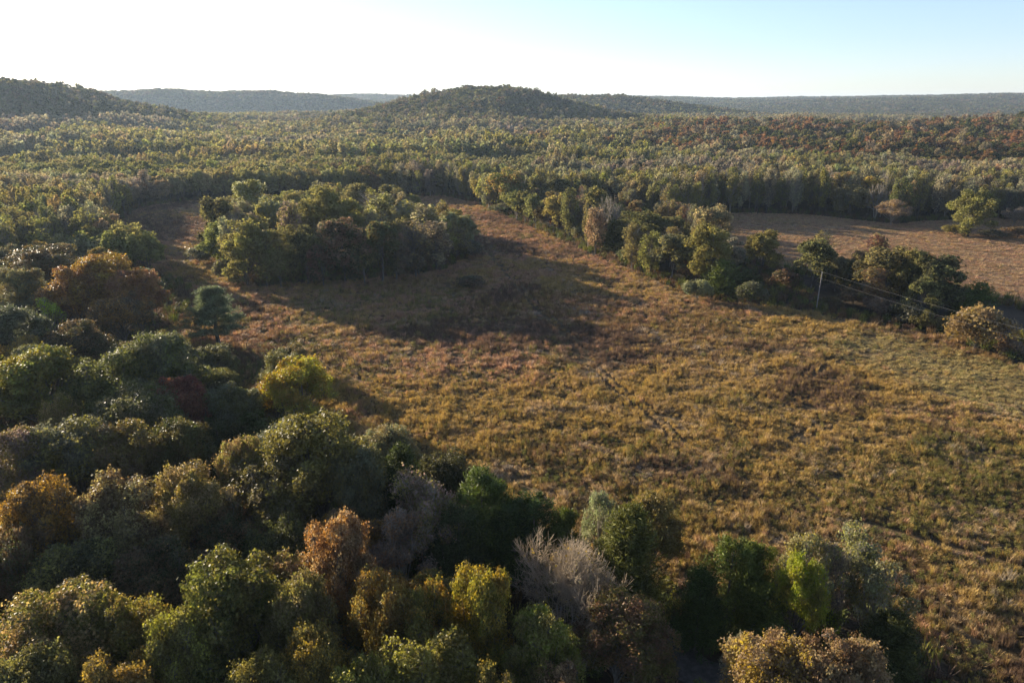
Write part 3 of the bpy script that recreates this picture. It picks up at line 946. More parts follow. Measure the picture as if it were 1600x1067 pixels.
def clear(x, y, k):
    P = np.array(PLACED)
    d = np.hypot(P[:, 0] - x, P[:, 1] - y) - P[:, 2] * k
    return d.min()


# near wood
gx, gy = jitter(-190, 36, 26, 200, 8.6, 5)
ok = ~inpoly(gx, gy, MEADOW) & ((np.abs(gx) < 0.80 * gy + 14) | ((gx < 0) & (np.abs(gx) < 0.95 * gy + 30)))
ok &= (gx < 33) & ~((gx > -2) & (gx < 40) & (gy < 40)) & ~((gx < -60) & (gy > 195)) & ~((gx > -114) & (gy > 160)) & ~((gx > -84) & (gy > 120))
zn = fbm(gx, gy, 40, 77, 2)
for x, y, n in zip(gx[ok], gy[ok], zn[ok]):
    if clear(x, y, 0.72) < 1.0 or path_dist(np.array([x]), np.array([y]), TRACK)[0] < 4.0:
        continue
    big = clear(x, y, 1.0)
    H = 9.5 + random.random() * 3.0 + (2.0 if y > 140 else 0)
    t1 = random.choice(['olive', 'green', 'greygreen', 'brown', 'dark', 'midgreen', 'olive', 'tan' if y < 80 else 'green'])
    t2 = random.choice(['olive', 'brown', 'greygreen', 'gold', 'dark'])
    FILL.append(('oak' if y < 150 else 'mid', x, y, H, random.uniform(3.4, 4.6), t1, t2, 'in the near wood', 'trees of the near wood'))
# island
gx, gy = jitter(-150, -8, 200, 380, 9.6, 6)
ok = inpoly(gx, gy, ISLAND)
for x, y in zip(gx[ok], gy[ok]):
    if clear(x, y, 0.7) < 0.8:
        continue
    t1 = random.choice(['yellowgreen', 'olive', 'pale', 'midgreen', 'pale', 'yellowgreen', 'yellowgreen'])
    if random.random() < 0.35:
        FILL.append(('slim', x, y, random.uniform(14, 18), random.uniform(3.4, 4.4), t1, 'olive', 'inside the wooded island', 'trees of the wooded island'))
    else:
        FILL.append(('mid', x, y, random.uniform(13, 17), random.uniform(4.6, 6.0), t1, 'olive', 'inside the wooded island', 'trees of the wooded island'))
# tree row and copse undergrowth
for poly, n, where in ((([(-8, 344), (16, 284), (32, 240), (44, 210), (52, 190), (70, 214), (70, 270), (70, 300), (40, 330), (10, 352)]), 85, 'in the tree row along the meadow'),
                       ([(90, 166), (98, 156), (118, 186), (104, 198), (90, 200)], 14, 'in the copse by the power line')):
    px_ = np.array(poly)
    k = 0
    tries = 0
    while k < n and tries < 2500:
        tries += 1
        x, y = random.uniform(px_[:, 0].min(), px_[:, 0].max()), random.uniform(px_[:, 1].min(), px_[:, 1].max())
        if not inpoly([x], [y], poly)[0] or clear(x, y, 0.6) < 1.2:
            continue
        if any(math.hypot(f[1] - x, f[2] - y) < 5 for f in FILL):
            continue
        kd = random.choice(['mid', 'mid', 'slim', 'cedarmid', 'shrub'])
        t1 = 'cedar' if kd == 'cedarmid' else random.choice(['olive', 'green', 'greygreen', 'greybrown', 'yellowgreen', 'rust', 'dark', 'brown'])
        FILL.append((kd, x, y, (random.uniform(3, 5.5) if kd == 'shrub' else random.uniform(7.5, 12) + (3 if kd == 'slim' else 0)), random.uniform(2.6, 4.2), t1, 'olive', where, 'trees of the row along the meadow' if n > 20 else 'trees of the copse by the power line'))
        k += 1

# ------------------------------------------------------------------ the forest: candidates over the whole valley


def zone_tints(x, y, g):
    """Colour pair for each forest tree, from the stand it belongs to."""
    n = len(x)
    names = list(TINT)
    r = np.hypot(x, y)
    a = fbm(x, y, 170, 91, 3)
    b = fbm(x, y, 60, 95, 3)
    hill = np.zeros(n)
    for i in (0, 1, 2, 3):
        cx, cy, sx, sy, _a, p, rot = HILLS[i]
        hill = np.maximum(hill, np.exp(-((x - cx) / sx) ** 2 - ((y - cy) / sy) ** 2))
    cx, cy, sx, sy, _a, p, rot = HILLS[4]
    rise = np.exp(-((x - cx) / sx) ** 2 - ((y - cy) / sy) ** 2)
    P_woods = ['yellowgreen', 'yellowgreen', 'pale', 'olive', 'midgreen', 'greygreen', 'midgreen', 'tan', 'olive']
    P_pink = ['pink', 'pink', 'greybrown', 'pale', 'tan', 'pale', 'greygreen']
    P_dark = ['dark', 'green', 'dark', 'green', 'midgreen', 'greybrown', 'brown']
    P_rise = ['dark', 'dark', 'rust', 'brown', 'dark', 'brown', 'rust', 'dark', 'green', 'rust', 'greybrown', 'rust']
    P_left = ['midgreen', 'olive', 'pale', 'yellowgreen', 'yellowgreen', 'olive', 'tan']
    out = np.empty(n, object)
    u = g.random(n)
    for k in range(n):
        if rise[k] > 0.13 + (b[k] - .5) * 0.16 and y[k] > 415:
            P = P_rise
        elif hill[k] > 0.16 or r[k] > 2000:  # dark hill tints also paint in the shade on slopes facing the camera
            P = P_dark
        elif (a[k] > 0.60 and r[k] > 380) or (a[k] > 0.50 and r[k] > 640 and x[k] > -0.15 * y[k]):
            P = P_pink
        elif a[k] < 0.38:
            P = P_dark if r[k] > 350 and u[k] < .5 else P_left
        elif x[k] < -0.28 * y[k]:
            P = P_left
        else:
            P = P_woods
        out[k] = P[int((u[k] * 7919) % 1 * len(P))]
    return out


def is_forest(x, y):
    f = ~inpoly(x, y, MEADOW) & ~inpoly(x, y, FARFIELD) & ~inpoly(x, y, ISLAND) & ~inpoly(x, y, SHADED)
    f &= ~((y < 200) & (x < 60)) & ~((x > 20) & (x < 300) & (y < 200)) & (y > 60)
    f &= ~inpoly(x, y, [(-8, 344), (16, 284), (32, 240), (44, 210), (50, 175), (75, 165), (100, 140), (130, 185), (78, 235), (72, 300), (45, 326)])
    # a few far clearings between the stands
    c = np.hypot(x, y) > 700
    return f & ~(c & (fbm(x, y, 240, 131, 2) < 0.19))


gx, gy = jitter(-480, 460, 190, 520, 6.5, 9)
ok = is_forest(gx, gy) & (np.abs(gx) < 0.82 * gy + 70)
gx, gy = gx[ok], gy[ok]
tn = zone_tints(gx, gy, rng)
slimz = fbm(gx, gy, 120, 61, 2)
P_ = np.array(PLACED)
order = np.argsort(np.hypot(gx, gy * 1.0))
forest = []
vis = 0
# the edge trees facing the fields are the ones that show
edge = np.zeros(len(gx))
for dx, dy in ((0, -9), (0, -18), (8, -9), (-8, -9), (0, -28)):
    edge += (inpoly(gx + dx, gy + dy, MEADOW) | inpoly(gx + dx, gy + dy, FARFIELD))
for i in order:
    x, y = gx[i], gy[i]
    d = np.hypot(P_[:, 0] - x, P_[:, 1] - y) - P_[:, 2] * 0.75
    if d.min() < 1.0:
        continue
    t1 = tn[i]
    isslim = (slimz[i] > (0.62 if x < 20 else 0.47) and t1 not in ('rust', 'orange', 'brown', 'dark', 'green')) or t1 == 'pink'
    kind = 'slim' if isslim else 'mid'
    H = (random.uniform(14, 19) if isslim else random.uniform(12.5, 17.5))
    H *= 0.82 + 0.36 * float(fbm(x, y, 60, 161, 2))
    rad_i = random.uniform(3.2, 4.4) if isslim else random.uniform(4.4, 6.2)
    inview = abs(x) < 0.765 * y
    px, py, _ = proj(x, y, H)
    score = (edge[i] > 0) * 200 - y
    forest.append([kind, x, y, H, rad_i, t1, inview, score])
cand = sorted([f for f in forest if f[6]], key=lambda f: -f[7])
n_slim = n_mid = 0
chosen = set()
lim_mid = 300 - sum(1 for r in MID + [] if r[0] == 'mid') - sum(1 for r in NEAR if r[0] == 'oak') - sum(1 for f in FILL if f[0] in ('oak', 'mid')) - 5
lim_slim = 280 - sum(1 for r in MID if r[0] == 'slim') - sum(1 for f in FILL if f[0] == 'slim')
for f in cand:
    if f[0] == 'slim' and n_slim < min(150, lim_slim):
        n_slim += 1; chosen.add(id(f))
    elif f[0] == 'mid' and n_mid < lim_mid:
        n_mid += 1; chosen.add(id(f))
for f in forest:
    if id(f) in chosen:
        kind, x, y, H, rr, t1 = f[:6]
        where = 'in the wood edge left of the lane' if x < -90 else ('in the wood closing the meadow' if x < 40 else 'in the wood behind the rosy field')
        FILL.append((kind, x, y, H, rr, t1, None, where, 'trees of the far wood edge'))

# labels: what tells each apart is its colour, its build, and its place along its wood
keyed = {}
for f in FILL:
    kind, x, y, H, rr, t1, t2, where, grp = f
    build = {'oak': 'oak', 'mid': 'round tree', 'slim': 'slim tree', 'cedarmid': 'cedar', 'shrub': 'bush'}[kind]
    size = 'low' if H < 11 else ('tall' if H > 15.5 else 'middling')
    depth = ''
    lab = f"{size} {NAMEOF.get(t1, t1)} {build} {where}"
    keyed.setdefault(lab, []).append(f)
for lab, fs in keyed.items():
    fs.sort(key=lambda f: f[1] / f[2])
    for i, f in enumerate(fs):
        kind, x, y, H, rr, t1, t2, where, grp = f
        l2 = lab if len(fs) == 1 else f"{lab}, {ORD[min(i, len(ORD) - 1)]} from left"
        tree(kind, x, y, H, rr, t1, t2, l2, grp)

# ------------------------------------------------------------------ geometry-node scatter for what nobody could count


def scatter_group(coll):
    g = bpy.data.node_groups.new('scatter', 'GeometryNodeTree')
    g.interface.new_socket('Geometry', in_out='INPUT', socket_type='NodeSocketGeometry')
    g.interface.new_socket('Geometry', in_out='OUTPUT', socket_type='NodeSocketGeometry')
    N, L = g.nodes.new, g.links.new
    i, q, p, c = N('NodeGroupInput'), N('NodeGroupOutput'), N('GeometryNodeInstanceOnPoints'), N('GeometryNodeCollectionInfo')
    c.inputs['Collection'].default_value = coll
    c.inputs['Separate Children'].default_value = True
    c.inputs['Reset Children'].default_value = True
    p.inputs['Pick Instance'].default_value = True

    def attr(name, typ):
        a = N('GeometryNodeInputNamedAttribute'); a.data_type = typ; a.inputs[0].default_value = name
        return a.outputs['Attribute']
    L(i.outputs[0], p.inputs['Points']); L(c.outputs[0], p.inputs['Instance'])
    L(attr('pick', 'INT'), p.inputs['Instance Index'])
    L(attr('size', 'FLOAT_VECTOR'), p.inputs['Scale'])
    er = N('FunctionNodeEulerToRotation')
    L(attr('turn', 'FLOAT_VECTOR'), er.inputs[0]); L(er.outputs[0], p.inputs['Rotation'])
    L(p.outputs[0], q.inputs[0])
    return g


def scatter(name, protos, pts, pick, size, turn, tint, tint2, label, cat):
    coll = bpy.data.collections.new(name + '_kinds')
    for k, me in enumerate(protos):
        coll.objects.link(bpy.data.objects.new(f'kind_{k:02d}', me))
    me = bpy.data.meshes.new(name)
    n = len(pts)
    me.vertices.add(n)
    me.vertices.foreach_set('co', np.asarray(pts, np.float32).ravel())

    def put(nm, typ, arr, fld):
        a = me.attributes.new(nm, typ, 'POINT')
        a.data.foreach_set(fld, np.asarray(arr).ravel())
    put('pick', 'INT', np.asarray(pick, np.int32), 'value')
    put('size', 'FLOAT_VECTOR', np.asarray(size, np.float32), 'vector')
    put('turn', 'FLOAT_VECTOR', np.asarray(turn, np.float32), 'vector')
    o1 = np.ones((n, 1), np.float32)
    put('tint', 'FLOAT_COLOR', np.concatenate([np.asarray(tint, np.float32), o1], 1), 'color')
    put('tint_two', 'FLOAT_COLOR', np.concatenate([np.asarray(tint2, np.float32), o1], 1), 'color')
    o = link(name, me)
    md = o.modifiers.new('scatter', 'NODES')
    md.node_group = scatter_group(coll)
    return setp(o, label, cat, None, 'stuff')


def whole(tr, cr, bark, leafm):
    """Trunk and crown in one mesh for the scattered trees."""
    (v1, q1), (v2, q2) = tr, cr
    me = mesh_np('scattered_tree', np.concatenate([v1, v2]), np.concatenate([q1, q2 + len(v1)]))
    me.materials.append(bark); me.materials.append(leafm)
    mi = np.zeros(len(q1) + len(q2), np.int32); mi[len(q1):] = 1
    me.polygons.foreach_set('material_index', mi)
    return me


def tint_arrays(names, g, j=0.14, r=None):
    base = np.array([TINT[t] for t in names])
    grey = base.mean(1, keepdims=True)
    oaky = np.isin(np.array(names).astype(str), ['dark', 'green', 'brown', 'rust', 'orange'])[:, None]
    base = np.where(oaky, base * 0.85, (base * 0.88 + grey * 0.12) * 1.2)   # oaks darker than bottomland trees, plus painted shade of the hill slopes
    k = g.uniform(1 - j, 1 + j, (len(base), 1)) * g.uniform(0.93, 1.07, base.shape)
    if r is not None:        # neighbours of one stand look alike
        x, y = r
        n = len(base)
        cell = (np.floor((x + 40 * fbm(x, y, 60, 171, 2)) / 34).astype(int) * 7919 + np.floor((y + 60 * fbm(x, y, 70, 172, 2)) / 52).astype(int) * 104729) % 9973
        first = {}
        for i, c in enumerate(cell):
            first.setdefault(int(c), []).append(i)
        mean = np.empty_like(base)
        for ix in first.values():
            mean[ix] = base[ix[:3]].mean(0)
        mixw = np.where(oaky, 0.12, 0.5)
        base = base * (1 - mixw) + mean * mixw
    return base * k


# ---- mid-distance forest (trees past the three hundred)
protos = [whole(*slim(800 + s, 16, 3.4, 1500, 0.36, twigs=120), M_TWIG if s % 2 else M_BARK, M_LEAFMID) for s in range(5)]
protos += [whole(*oak(820 + s, 15, 5.5, 24, 3400, 0.36, 0.06, drop=0.6, lobe=(0.2, 0.4), bulge=1.2, near=False, twigs=50), M_BARK, M_LEAFMID) for s in range(5)]
rest = [f for f in forest if id(f) not in chosen]
g2 = np.random.default_rng(31)
X = np.array([f[1] for f in rest]); Y = np.array([f[2] for f in rest])
sl = np.array([f[0] == 'slim' for f in rest])
pick = np.where(sl, g2.integers(0, 5, len(rest)), 5 + g2.integers(0, 5, len(rest)))
Hs = np.array([f[3] for f in rest]); Rs = np.array([f[4] for f in rest])
size = np.stack([Rs / np.where(sl, 3.4, 5.5)] * 2 + [Hs / np.where(sl, 16, 15)], 1)
turn = np.stack([g2.normal(size=len(X)) * .03, g2.normal(size=len(X)) * .03, g2.random(len(X)) * 6.28], 1)
names = [f[5] for f in rest]
t1 = tint_arrays(names, g2, r=(X, Y))
scatter('woods', protos, np.stack([X, Y, terr(X, Y)], 1), pick, size, turn, t1, t1 * g2.uniform(.75, 1.25, (len(X), 1)),
        'dense autumn woods on the valley floor behind the fields', 'woods')

# ---- forest from 520 m to 1500 m, single simple trees
protoF = [whole(*slim(840 + s, 16, 3.6, 330, 0.75, twigs=30), M_TWIG, M_LEAFFAR) for s in range(4)]
protoF += [whole(*oak(850 + s, 15, 5.5, 16, 520, 0.80, 0.1, bulge=1.25, near=False), M_BARK, M_LEAFFAR) for s in range(5)]
gx, gy = jitter(-1300, 1300, 505, 1560, 6.7, 10)
rr0 = np.hypot(gx, gy)
ok = is_forest(gx, gy) & (np.abs(gx) < 0.80 * gy + 60) & (gy > 517)
gx, gy = gx[ok], gy[ok]
names = zone_tints(gx, gy, g2)
sl = (fbm(gx, gy, 160, 61, 2) > 0.50) & ~np.isin(names.astype(str), ['rust', 'orange', 'dark', 'green', 'brown'])
n = len(gx)
pick = np.where(sl, g2.integers(0, 4, n), 4 + g2.integers(0, 5, n))
s1 = g2.uniform(0.65, 1.1, n) * np.where(sl, 1.25, 0.92) + 0.45 * (g2.random(n) < .22)
hmul = 0.45 + 0.95 * fbm(gx, gy, 90, 151, 3) + 0.25 * (s1 > 1.1)
size = np.stack([s1, s1 * g2.uniform(.9, 1.1, n), g2.uniform(0.85, 1.15, n) * hmul], 1)
turn = np.stack([0 * gx, 0 * gx, g2.random(n) * 6.28], 1)
t1 = tint_arrays(names, g2, r=(gx, gy))
scatter('far_woods', protoF, np.stack([gx, gy, terr(gx, gy) - .3], 1), pick, size, turn, t1, t1 * g2.uniform(.75, 1.2, (n, 1)),
        'hazy mixed woods stretching across the valley toward the hills', 'woods')

# ---- forest beyond, in knots of several crowns


def knot(seed, n, spread, nleaf, size, H=14):
    g = np.random.default_rng(seed)
    P, Nn = [], []
    for i in range(n):
        c = np.array([g.uniform(-spread, spread), g.uniform(-spread, spread), 0])
        h = H * g.uniform(0.75, 1.15)
        r = g.uniform(3.6, 5.6)
        u = g.normal(size=(nleaf, 3)); u[:, 2] = np.abs(u[:, 2]) * 1.2 - 0.3
        u = unit(u)
        P.append(c + [0, 0, h * 0.55] + u * np.array([r, r, h * 0.45]) * g.uniform(.8, 1.0, (nleaf, 1)))
        Nn.append(u)
    return mesh_np('tree_knot', *leaves(g, np.concatenate(P), np.concatenate(Nn), size, 0.8, 0.5), M_LEAFFAR)


K1 = [knot(900 + s, 4, 7.5, 60, 1.5) for s in range(5)]
K2 = [knot(920 + s, 9, 15, 22, 2.9) for s in range(5)]
for nm, KK, y0, y1, step, lab in (('hill_woods', K1, 1545, 2900, 13.5, 'blue-grey hazed woods covering the distant hills'),
                                  ('horizon_woods', K2, 2880, 6600, 27, 'faint woods on the plateau along the horizon')):
    w = y1 * 0.86
    gx, gy = jitter(-w, w, y0, y1, step, 12)
    ok = np.abs(gx) < 0.80 * gy
    gx, gy = gx[ok], gy[ok]
    n = len(gx)
    names = zone_tints(gx, gy, g2)
    t1 = tint_arrays(names, g2, 0.22, (gx, gy))
    s1 = g2.uniform(0.85, 1.2, n)
    size = np.stack([s1, s1, g2.uniform(0.75, 1.2, n)], 1)
    turn = np.stack([0 * gx, 0 * gx, g2.random(n) * 6.28], 1)
    t1 = t1 * (0.8 if nm == 'horizon_woods' else 0.9)
    scatter(nm, KK, np.stack([gx, gy, terr(gx, gy) - .5], 1), g2.integers(0, 5, n), size, turn, t1, t1 * 1.15, lab, 'woods')

# ------------------------------------------------------------------ meadow growth


def tuft(seed, n, h, spread, w=0.022, lean=0.5):
    """Arching grass blades, each two faces long."""
    g = np.random.default_rng(seed)
    a = g.random(n) * 6.283
    r0 = g.random(n) ** .5 * spread
    hh = h * g.uniform(.55, 1.1, n)
    b = np.stack([np.cos(a) * r0, np.sin(a) * r0, np.zeros(n)], 1)
    dr = g.random(n) * 6.283
    o = np.stack([np.cos(dr), np.sin(dr), 0 * dr], 1)
    s = np.stack([-np.sin(dr), np.cos(dr), 0 * dr], 1) * w
    m = b + o * (hh * lean * .3)[:, None] + np.array([0, 0, 1]) * (hh * .62)[:, None]
    t = b + o * (hh * lean)[:, None] + np.array([0, 0, 1]) * hh[:, None]
    V = np.stack([b - s, b + s, m + s * .9, m - s * .9, t + s * .35, t - s * .35], 1).reshape(-1, 3)
    i = np.arange(n)[:, None] * 6
    return V, np.concatenate([i + [[0, 1, 2, 3]], i + [[3, 2, 4, 5]]])


def weed(seed, n, h, spread, size):
    g = np.random.default_rng(seed)
    ns = 9
    a = g.random(ns) * 6.283
    r0 = g.random(ns) ** .5 * spread
    B = np.stack([np.cos(a) * r0, np.sin(a) * r0, h * g.uniform(.6, 1.1, ns)], 1)
    A = B * [0.4, 0.4, 0]
    k = g.integers(0, ns, n)
    t = g.uniform(.35, 1.05, (n, 1))
    P = A[k] * (1 - t) + B[k] * t + g.normal(size=(n, 3)) * h * .09
    return join([sticks(A, B, np.full(ns, .012), np.full(ns, .006)), leaves(g, P, g.normal(size=(n, 3)) + [0, 0, .8], size, .45, .7)])


GT = [mesh_np('grass_tuft', *tuft(1000 + s, 46, .75 + .12 * s, .42, .022 + .004 * s, .45), M_GRASS) for s in range(3)]
GT += [mesh_np('weed_clump', *weed(1010 + s, 110, .85, .42, .075), M_GRASS) for s in range(3)]
GT += [mesh_np('weed_stems', *join([tuft(1020 + s, 30, 1.05, .35, .016, .15), weed(1024 + s, 40, 1.1, .35, .05)]), M_GRASS) for s in range(2)]
GC = {'gold': (.37, .255, .090), 'tan': (.40, .28, .15), 'olive': (.17, .155, .040), 'green': (.12, .135, .035), 'purple': (.15, .095, .062), 'rose': (.40, .235, .145), 'brown': (.20, .125, .055),
      'straw': (.38, .30, .125), 'ash': (.30, .25, .19)}


RUT = [G(732, 335), G(738, 352), G(770, 400), G(830, 470), G(893, 530), G(912, 560), G(960, 605), G(1010, 640), G(1060, 690)]
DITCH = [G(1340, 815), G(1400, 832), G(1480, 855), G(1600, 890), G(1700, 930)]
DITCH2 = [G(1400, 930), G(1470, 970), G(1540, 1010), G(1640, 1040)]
RUT2 = [G(1255, 590), G(1290, 570), G(1310, 560)]
RUT3 = [G(1245, 690), G(1275, 672), G(1290, 665)]


def meadow_tints(x, y, g, far):
    n = len(x)
    a = fbm(x, y, 26, 201, 4)
    b = fbm(x, y, 7, 211, 3)
    c = fbm(x, y, 60, 221, 3)
    e = fbm(x, y, 3.2, 231, 2)
    w = {}
    near = smooth(120, 75, y)
    w['gold'] = 1.0 + 2.4 * smooth(.42, .62, a)
    w['tan'] = 0.7 + 1.5 * smooth(.5, .7, b)
    w['olive'] = 0.75 + 2.2 * smooth(.5, .66, c) * smooth(.42, .6, b) + 0.8 * near
    w['green'] = 0.12 + 1.3 * smooth(.56, .68, e) * (0.35 + near)
    w['purple'] = 0.45 + 4.2 * smooth(.53, .68, fbm(x, y, 34, 241, 3)) + 0.6 * near
    w['brown'] = 0.6 + 1.2 * smooth(.45, .35, a)
    w['rose'] = 0.3 + 1.0 * smooth(.5, .66, fbm(x, y, 20, 291, 3)) + 1.5 * smooth(150, 260, y) + 1.2 * smooth(.55, .7, c) * smooth(100, 140, y)
    w['ash'] = 0.12 + 1.6 * smooth(.64, .74, b)
    lane = smooth(17, 7, path_dist(x, y, [(130, 70), (106, 92), (90, 116), (80, 134)]))
    w['straw'] = 0.06 + 4.0 * lane
    w['green'] = w['green'] + 1.2 * lane + 3.0 * smooth(16, 6, np.hypot(x + 56, y - 126))
    if far:
        w = {'rose': 1.7 + 1.2 * a, 'tan': 2.8 + 1.5 * b, 'gold': 0.9 + 0 * x, 'straw': 1.0 + 0 * x, 'purple': .1 + 2.0 * smooth(.6, .72, fbm(x, y, 18, 251, 3)), 'ash': .4 + 0 * x,
             'olive': 0.1 + 2.5 * smooth(.62, .75, fbm(x, y, 30, 261, 2))}
    ks = list(w)
    W = np.stack([w[k] + 0 * x for k in ks], 1) ** 2.1
    W = W / W.sum(1, keepdims=True)
    cum = W.cumsum(1)
    r = g.random((n, 1))
    idx = (r > cum).sum(1).clip(0, len(ks) - 1)
    base = np.array([GC[k] for k in ks])
    avg = W @ base
    col = base[idx] * 0.7 + avg * 0.3
    pn = np.array([{'gold': 0, 'tan': 1, 'olive': 2, 'green': 3, 'purple': 4, 'rose': 1, 'brown': 4, 'straw': 1, 'ash': 1}[k] for k in ks])[idx]
    return col * g.uniform(.85, 1.25, (n, 1)) * 1.06, pn


def growth(name, poly, y0, y1, step, scale, seed, far, label, cat, hscale=1.0):
    g = np.random.default_rng(seed)
    gx, gy = jitter(-200, 300, y0, y1, step, seed)
    ok = inpoly(gx, gy, poly) & ~inpoly(gx, gy, ISLAND) & (np.abs(gx) < 0.78 * gy + 22) & (gy >= y0) & (gy < y1)
    gx, gy = gx[ok], gy[ok]
    dn = fbm(gx, gy, 2.6, 271, 3)
    d1 = np.minimum.reduce([path_dist(gx, gy, p) for p in (RUT, RUT2, RUT3)])
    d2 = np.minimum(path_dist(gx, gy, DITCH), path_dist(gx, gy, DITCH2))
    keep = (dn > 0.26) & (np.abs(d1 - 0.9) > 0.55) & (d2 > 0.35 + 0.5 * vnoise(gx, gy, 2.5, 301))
    keep |= far
    gx, gy, dn = gx[keep], gy[keep], dn[keep]
    gx, gy = gx + g.normal(size=len(gx)) * step * .35, gy + g.normal(size=len(gx)) * step * .35
    n = len(gx)
    col, pn = meadow_tints(gx, gy, g, far)
    u = g.random(n)
    pick = np.choose(pn, [np.where(u < .6, g.integers(0, 3, n), 3 + g.integers(0, 3, n)), g.integers(0, 3, n), 3 + g.integers(0, 3, n), 3 + g.integers(0, 3, n), 6 + g.integers(0, 2, n)])
    hill = 0.62 + 0.8 * smooth(.32, .75, dn) + 0.45 * smooth(.6, .8, fbm(gx, gy, 2.6, 281, 2))
    lane = smooth(17, 7, path_dist(gx, gy, [(130, 70), (106, 92), (90, 116), (80, 134)]))
    s = scale * g.uniform(.75, 1.25, n)
    hz = hscale * hill * (1 - .5 * lane) * g.uniform(.8, 1.25, n)
    size = np.stack([s, s, hz], 1)
    turn = np.stack([g.normal(size=n) * .08, g.normal(size=n) * .08, g.random(n) * 6.28], 1)
    return scatter(name, GT, np.stack([gx, gy, terr(gx, gy) - .03], 1), pick, size, turn, col, col, label, cat)


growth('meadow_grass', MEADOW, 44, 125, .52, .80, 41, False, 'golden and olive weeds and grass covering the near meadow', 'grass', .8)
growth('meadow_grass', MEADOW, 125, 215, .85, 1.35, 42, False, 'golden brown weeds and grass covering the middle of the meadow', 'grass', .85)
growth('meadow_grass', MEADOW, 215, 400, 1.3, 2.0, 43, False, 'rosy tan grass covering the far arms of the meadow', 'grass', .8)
growth('pasture_grass', FARFIELD, 120, 330, 1.15, 1.8, 44, True, 'short rosy tan grass covering the field beyond the tree row', 'grass', .42)

# ragged weeds along the wood edges and on the shaded strip
g3 = np.random.default_rng(77)
gx, gy = jitter(-190, 240, 18, 400, 1.9, 55)
ok = ~inpoly(gx, gy, MEADOW) & ~inpoly(gx, gy, FARFIELD) & (np.abs(gx) < 0.78 * gy + 10)
nb = np.zeros(len(gx), bool)
for dx, dy in ((7, 0), (-7, 0), (0, 7), (0, -7), (5, 5), (-5, -5), (5, -5), (-5, 5)):
    nb |= inpoly(gx + dx, gy + dy, MEADOW) | inpoly(gx + dx, gy + dy, FARFIELD)
ok |= inpoly(gx, gy, ISLAND)
ok &= nb | inpoly(gx, gy, ISLAND) | inpoly(gx, gy, SHADED) | ((gy < 150) & (gx < 45))
ok &= path_dist(gx, gy, TRACK) > 2.4
gx, gy = gx[ok], gy[ok]
n = len(gx)
nm = g3.choice(['olive', 'green', 'brown', 'purple', 'green'], n)
col = np.array([GC[k] for k in nm]) * g3.uniform(.6, 1.1, (n, 1))
s = g3.uniform(1.6, 3.0, n)
scatter('undergrowth', GT, np.stack([gx, gy, terr(gx, gy) - .05], 1), g3.integers(2, 8, n), np.stack([s, s, s * g3.uniform(.5, 1.1, n)], 1),
        np.stack([0 * gx, 0 * gx, g3.random(n) * 6.28], 1), col, col, 'ragged undergrowth along the edges of the woods', 'undergrowth')

# ------------------------------------------------------------------ dirt track in the shade at the bottom


def ribbon(name, pts, w, lift, mat, label, cat, seg=60, kind='structure'):
    pts = np.array(pts, float)
    t = np.linspace(0, len(pts) - 1, seg)
    i = np.clip(t.astype(int), 0, len(pts) - 2)
    f = (t - i)[:, None]
    f = f * f * (3 - 2 * f) * 0.4 + f * 0.6
    P = pts[i] * (1 - f) + pts[i + 1] * f
    d = unit(np.gradient(P, axis=0))
    nrm = np.stack([-d[:, 1], d[:, 0]], 1)
    cols = np.linspace(-1, 1, 7)
    V = []
    for k, p in enumerate(P):
        for c_ in cols:
            q = p + nrm[k] * c_ * w * (1 + .12 * math.sin(k * 1.3 + c_))
            V.append((q[0], q[1], float(terr(q[0], q[1])) + lift + (0.05 if abs(c_) < .2 else 0) - (0.03 if .3 < abs(c_) < .8 else 0)))
    Q = []
    m = len(cols)
    for k in range(seg - 1):
        for c_ in range(m - 1):
            a0 = k * m + c_
            Q.append((a0, a0 + 1, a0 + m + 1, a0 + m))
    me = mesh_np(name, V, Q, mat, True)
    return setp(link(name, me), label, cat, None, kind)


ribbon('dirt_track', TRACK, 2.0, 0.06, M_TRACK, 'gravel track, its colour darkened for deep shade, between the cedars and oaks', 'track')

# ------------------------------------------------------------------ utility poles and wires


def simple_mat(name, col, rough=.5, metal=0.0):
    m, nt, N, L = mat_new(name)
    out = N('ShaderNodeOutputMaterial')
    p = N('ShaderNodeBsdfPrincipled')
    nz = N('ShaderNodeTexNoise'); nz.inputs['Scale'].default_value = 8
    rp = N('ShaderNodeValToRGB')
    rp.color_ramp.elements[0].color = (*[c * .8 for c in col], 1); rp.color_ramp.elements[1].color = (*[min(1, c * 1.15) for c in col], 1)
    L(nz.outputs['Fac'], rp.inputs[0]); L(rp.outputs[0], p.inputs['Base Color'])
    p.inputs['Roughness'].default_value = rough; p.inputs['Metallic'].default_value = metal
    L(p.outputs[0], out.inputs['Surface'])
    return m


M_WIRE = simple_mat('wire_aluminium', (.17, .165, .16), .7, .0)
M_CERAMIC = simple_mat('insulator_ceramic', (.35, .34, .33), .25)


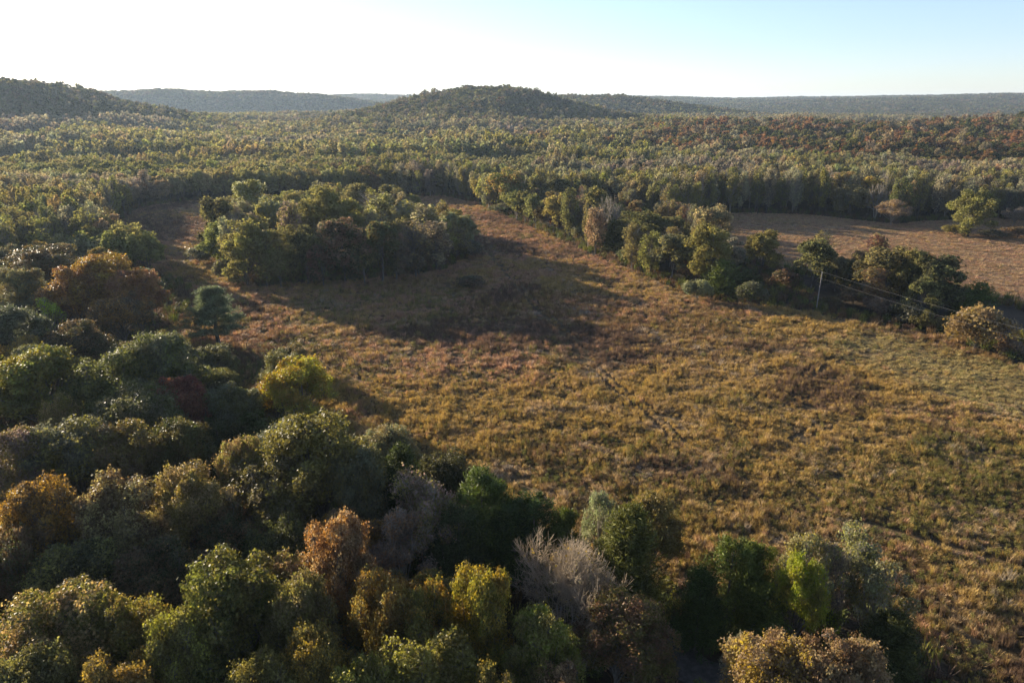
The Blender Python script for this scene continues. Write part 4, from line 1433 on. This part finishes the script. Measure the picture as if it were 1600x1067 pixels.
def pole(x, y, H, label, r=0.12):
    e = bpy.data.objects.new('utility_pole', None); C.objects.link(e)
    e.location = (x, y, float(terr(x, y)))
    setp(e, label, 'utility pole', 'poles of the power line')
    link('post', mesh_np('post', *tube([(0, 0, -.5), (0, 0, H * .5), (0.05, 0, H)], [r * 1.1, r * .95, r * .75], 10), M_WOODPOLE, True), e)
    link('insulator', mesh_np('insulator', *tube([(.05, 0, H - .05), (.05, 0, H + .1), (.05, 0, H + .22), (.05, 0, H + .34)], [.05, .09, .06, .03], 8), M_CERAMIC, True), e)
    br = link('neutral_bracket', mesh_np('neutral_bracket', *tube([(0.1, 0, H - 1.5), (.24, 0, H - 1.45), (.30, 0, H - 1.4)], [.05, .05, .03], 6), M_WIRE), e)
    return (x + .05, y, e.location.z + H + .30), (x + .30, y, e.location.z + H - 1.4)


pa = pole(*G(1275, 487), 9.9, 'thin grey utility pole standing in the shaded gap by the copse')
pb = pole(112, 93, 9.9, 'utility pole carrying the power lines past the right frame edge')
pc = pole(42, 238, 9.6, 'utility pole hidden in the tree row where the power lines vanish')


def wire(a, b, sag, label, r=.012):
    a, b = np.array(a), np.array(b)
    t = np.linspace(0, 1, 34)[:, None]
    P = a * (1 - t) + b * t
    P[:, 2:] -= 4 * sag * t * (1 - t)
    setp(link('power_line', mesh_np('power_line', *tube(P, np.full(34, r), 5), M_WIRE, True)), label, 'power line', 'wires of the power line')


wire(pa[0], pb[0], 1.0, 'upper wire running from the pole toward the right over the tan bush')
wire(pa[1], pb[1], 1.2, 'lower wire running from the pole toward the right over the tan bush')
wire(pa[0], pc[0], 1.0, 'upper wire running from the pole back into the tree row')
wire(pa[1], pc[1], 1.2, 'lower wire running from the pole back into the tree row')

# ------------------------------------------------------------------ haze: the air between the camera and the hills
HX, HY0, HY1, HZ0, HZ1 = 9600, -9600, 9600, -75.0, 132.0
hv = [(x, y, z) for x in (-HX, HX) for y in (HY0, HY1) for z in (HZ0, HZ1)]
hm = bpy.data.meshes.new('haze')
hm.from_pydata(hv, [], [(0, 1, 3, 2), (4, 6, 7, 5), (0, 4, 5, 1), (2, 3, 7, 6), (0, 2, 6, 4), (1, 5, 7, 3)])
m, nt, N, L = mat_new('haze_air')
out = N('ShaderNodeOutputMaterial')
pv = N('ShaderNodeVolumePrincipled')
pv.inputs['Color'].default_value = (0.62, 0.80, 1.0, 1)
pv.inputs['Density'].default_value = 0.000062
pv.inputs['Anisotropy'].default_value = 0.25
L(pv.outputs[0], out.inputs['Volume'])
hm.materials.append(m)
setp(link('haze', hm), 'pale blue autumn haze thickening toward the hills', 'haze', None, 'stuff')
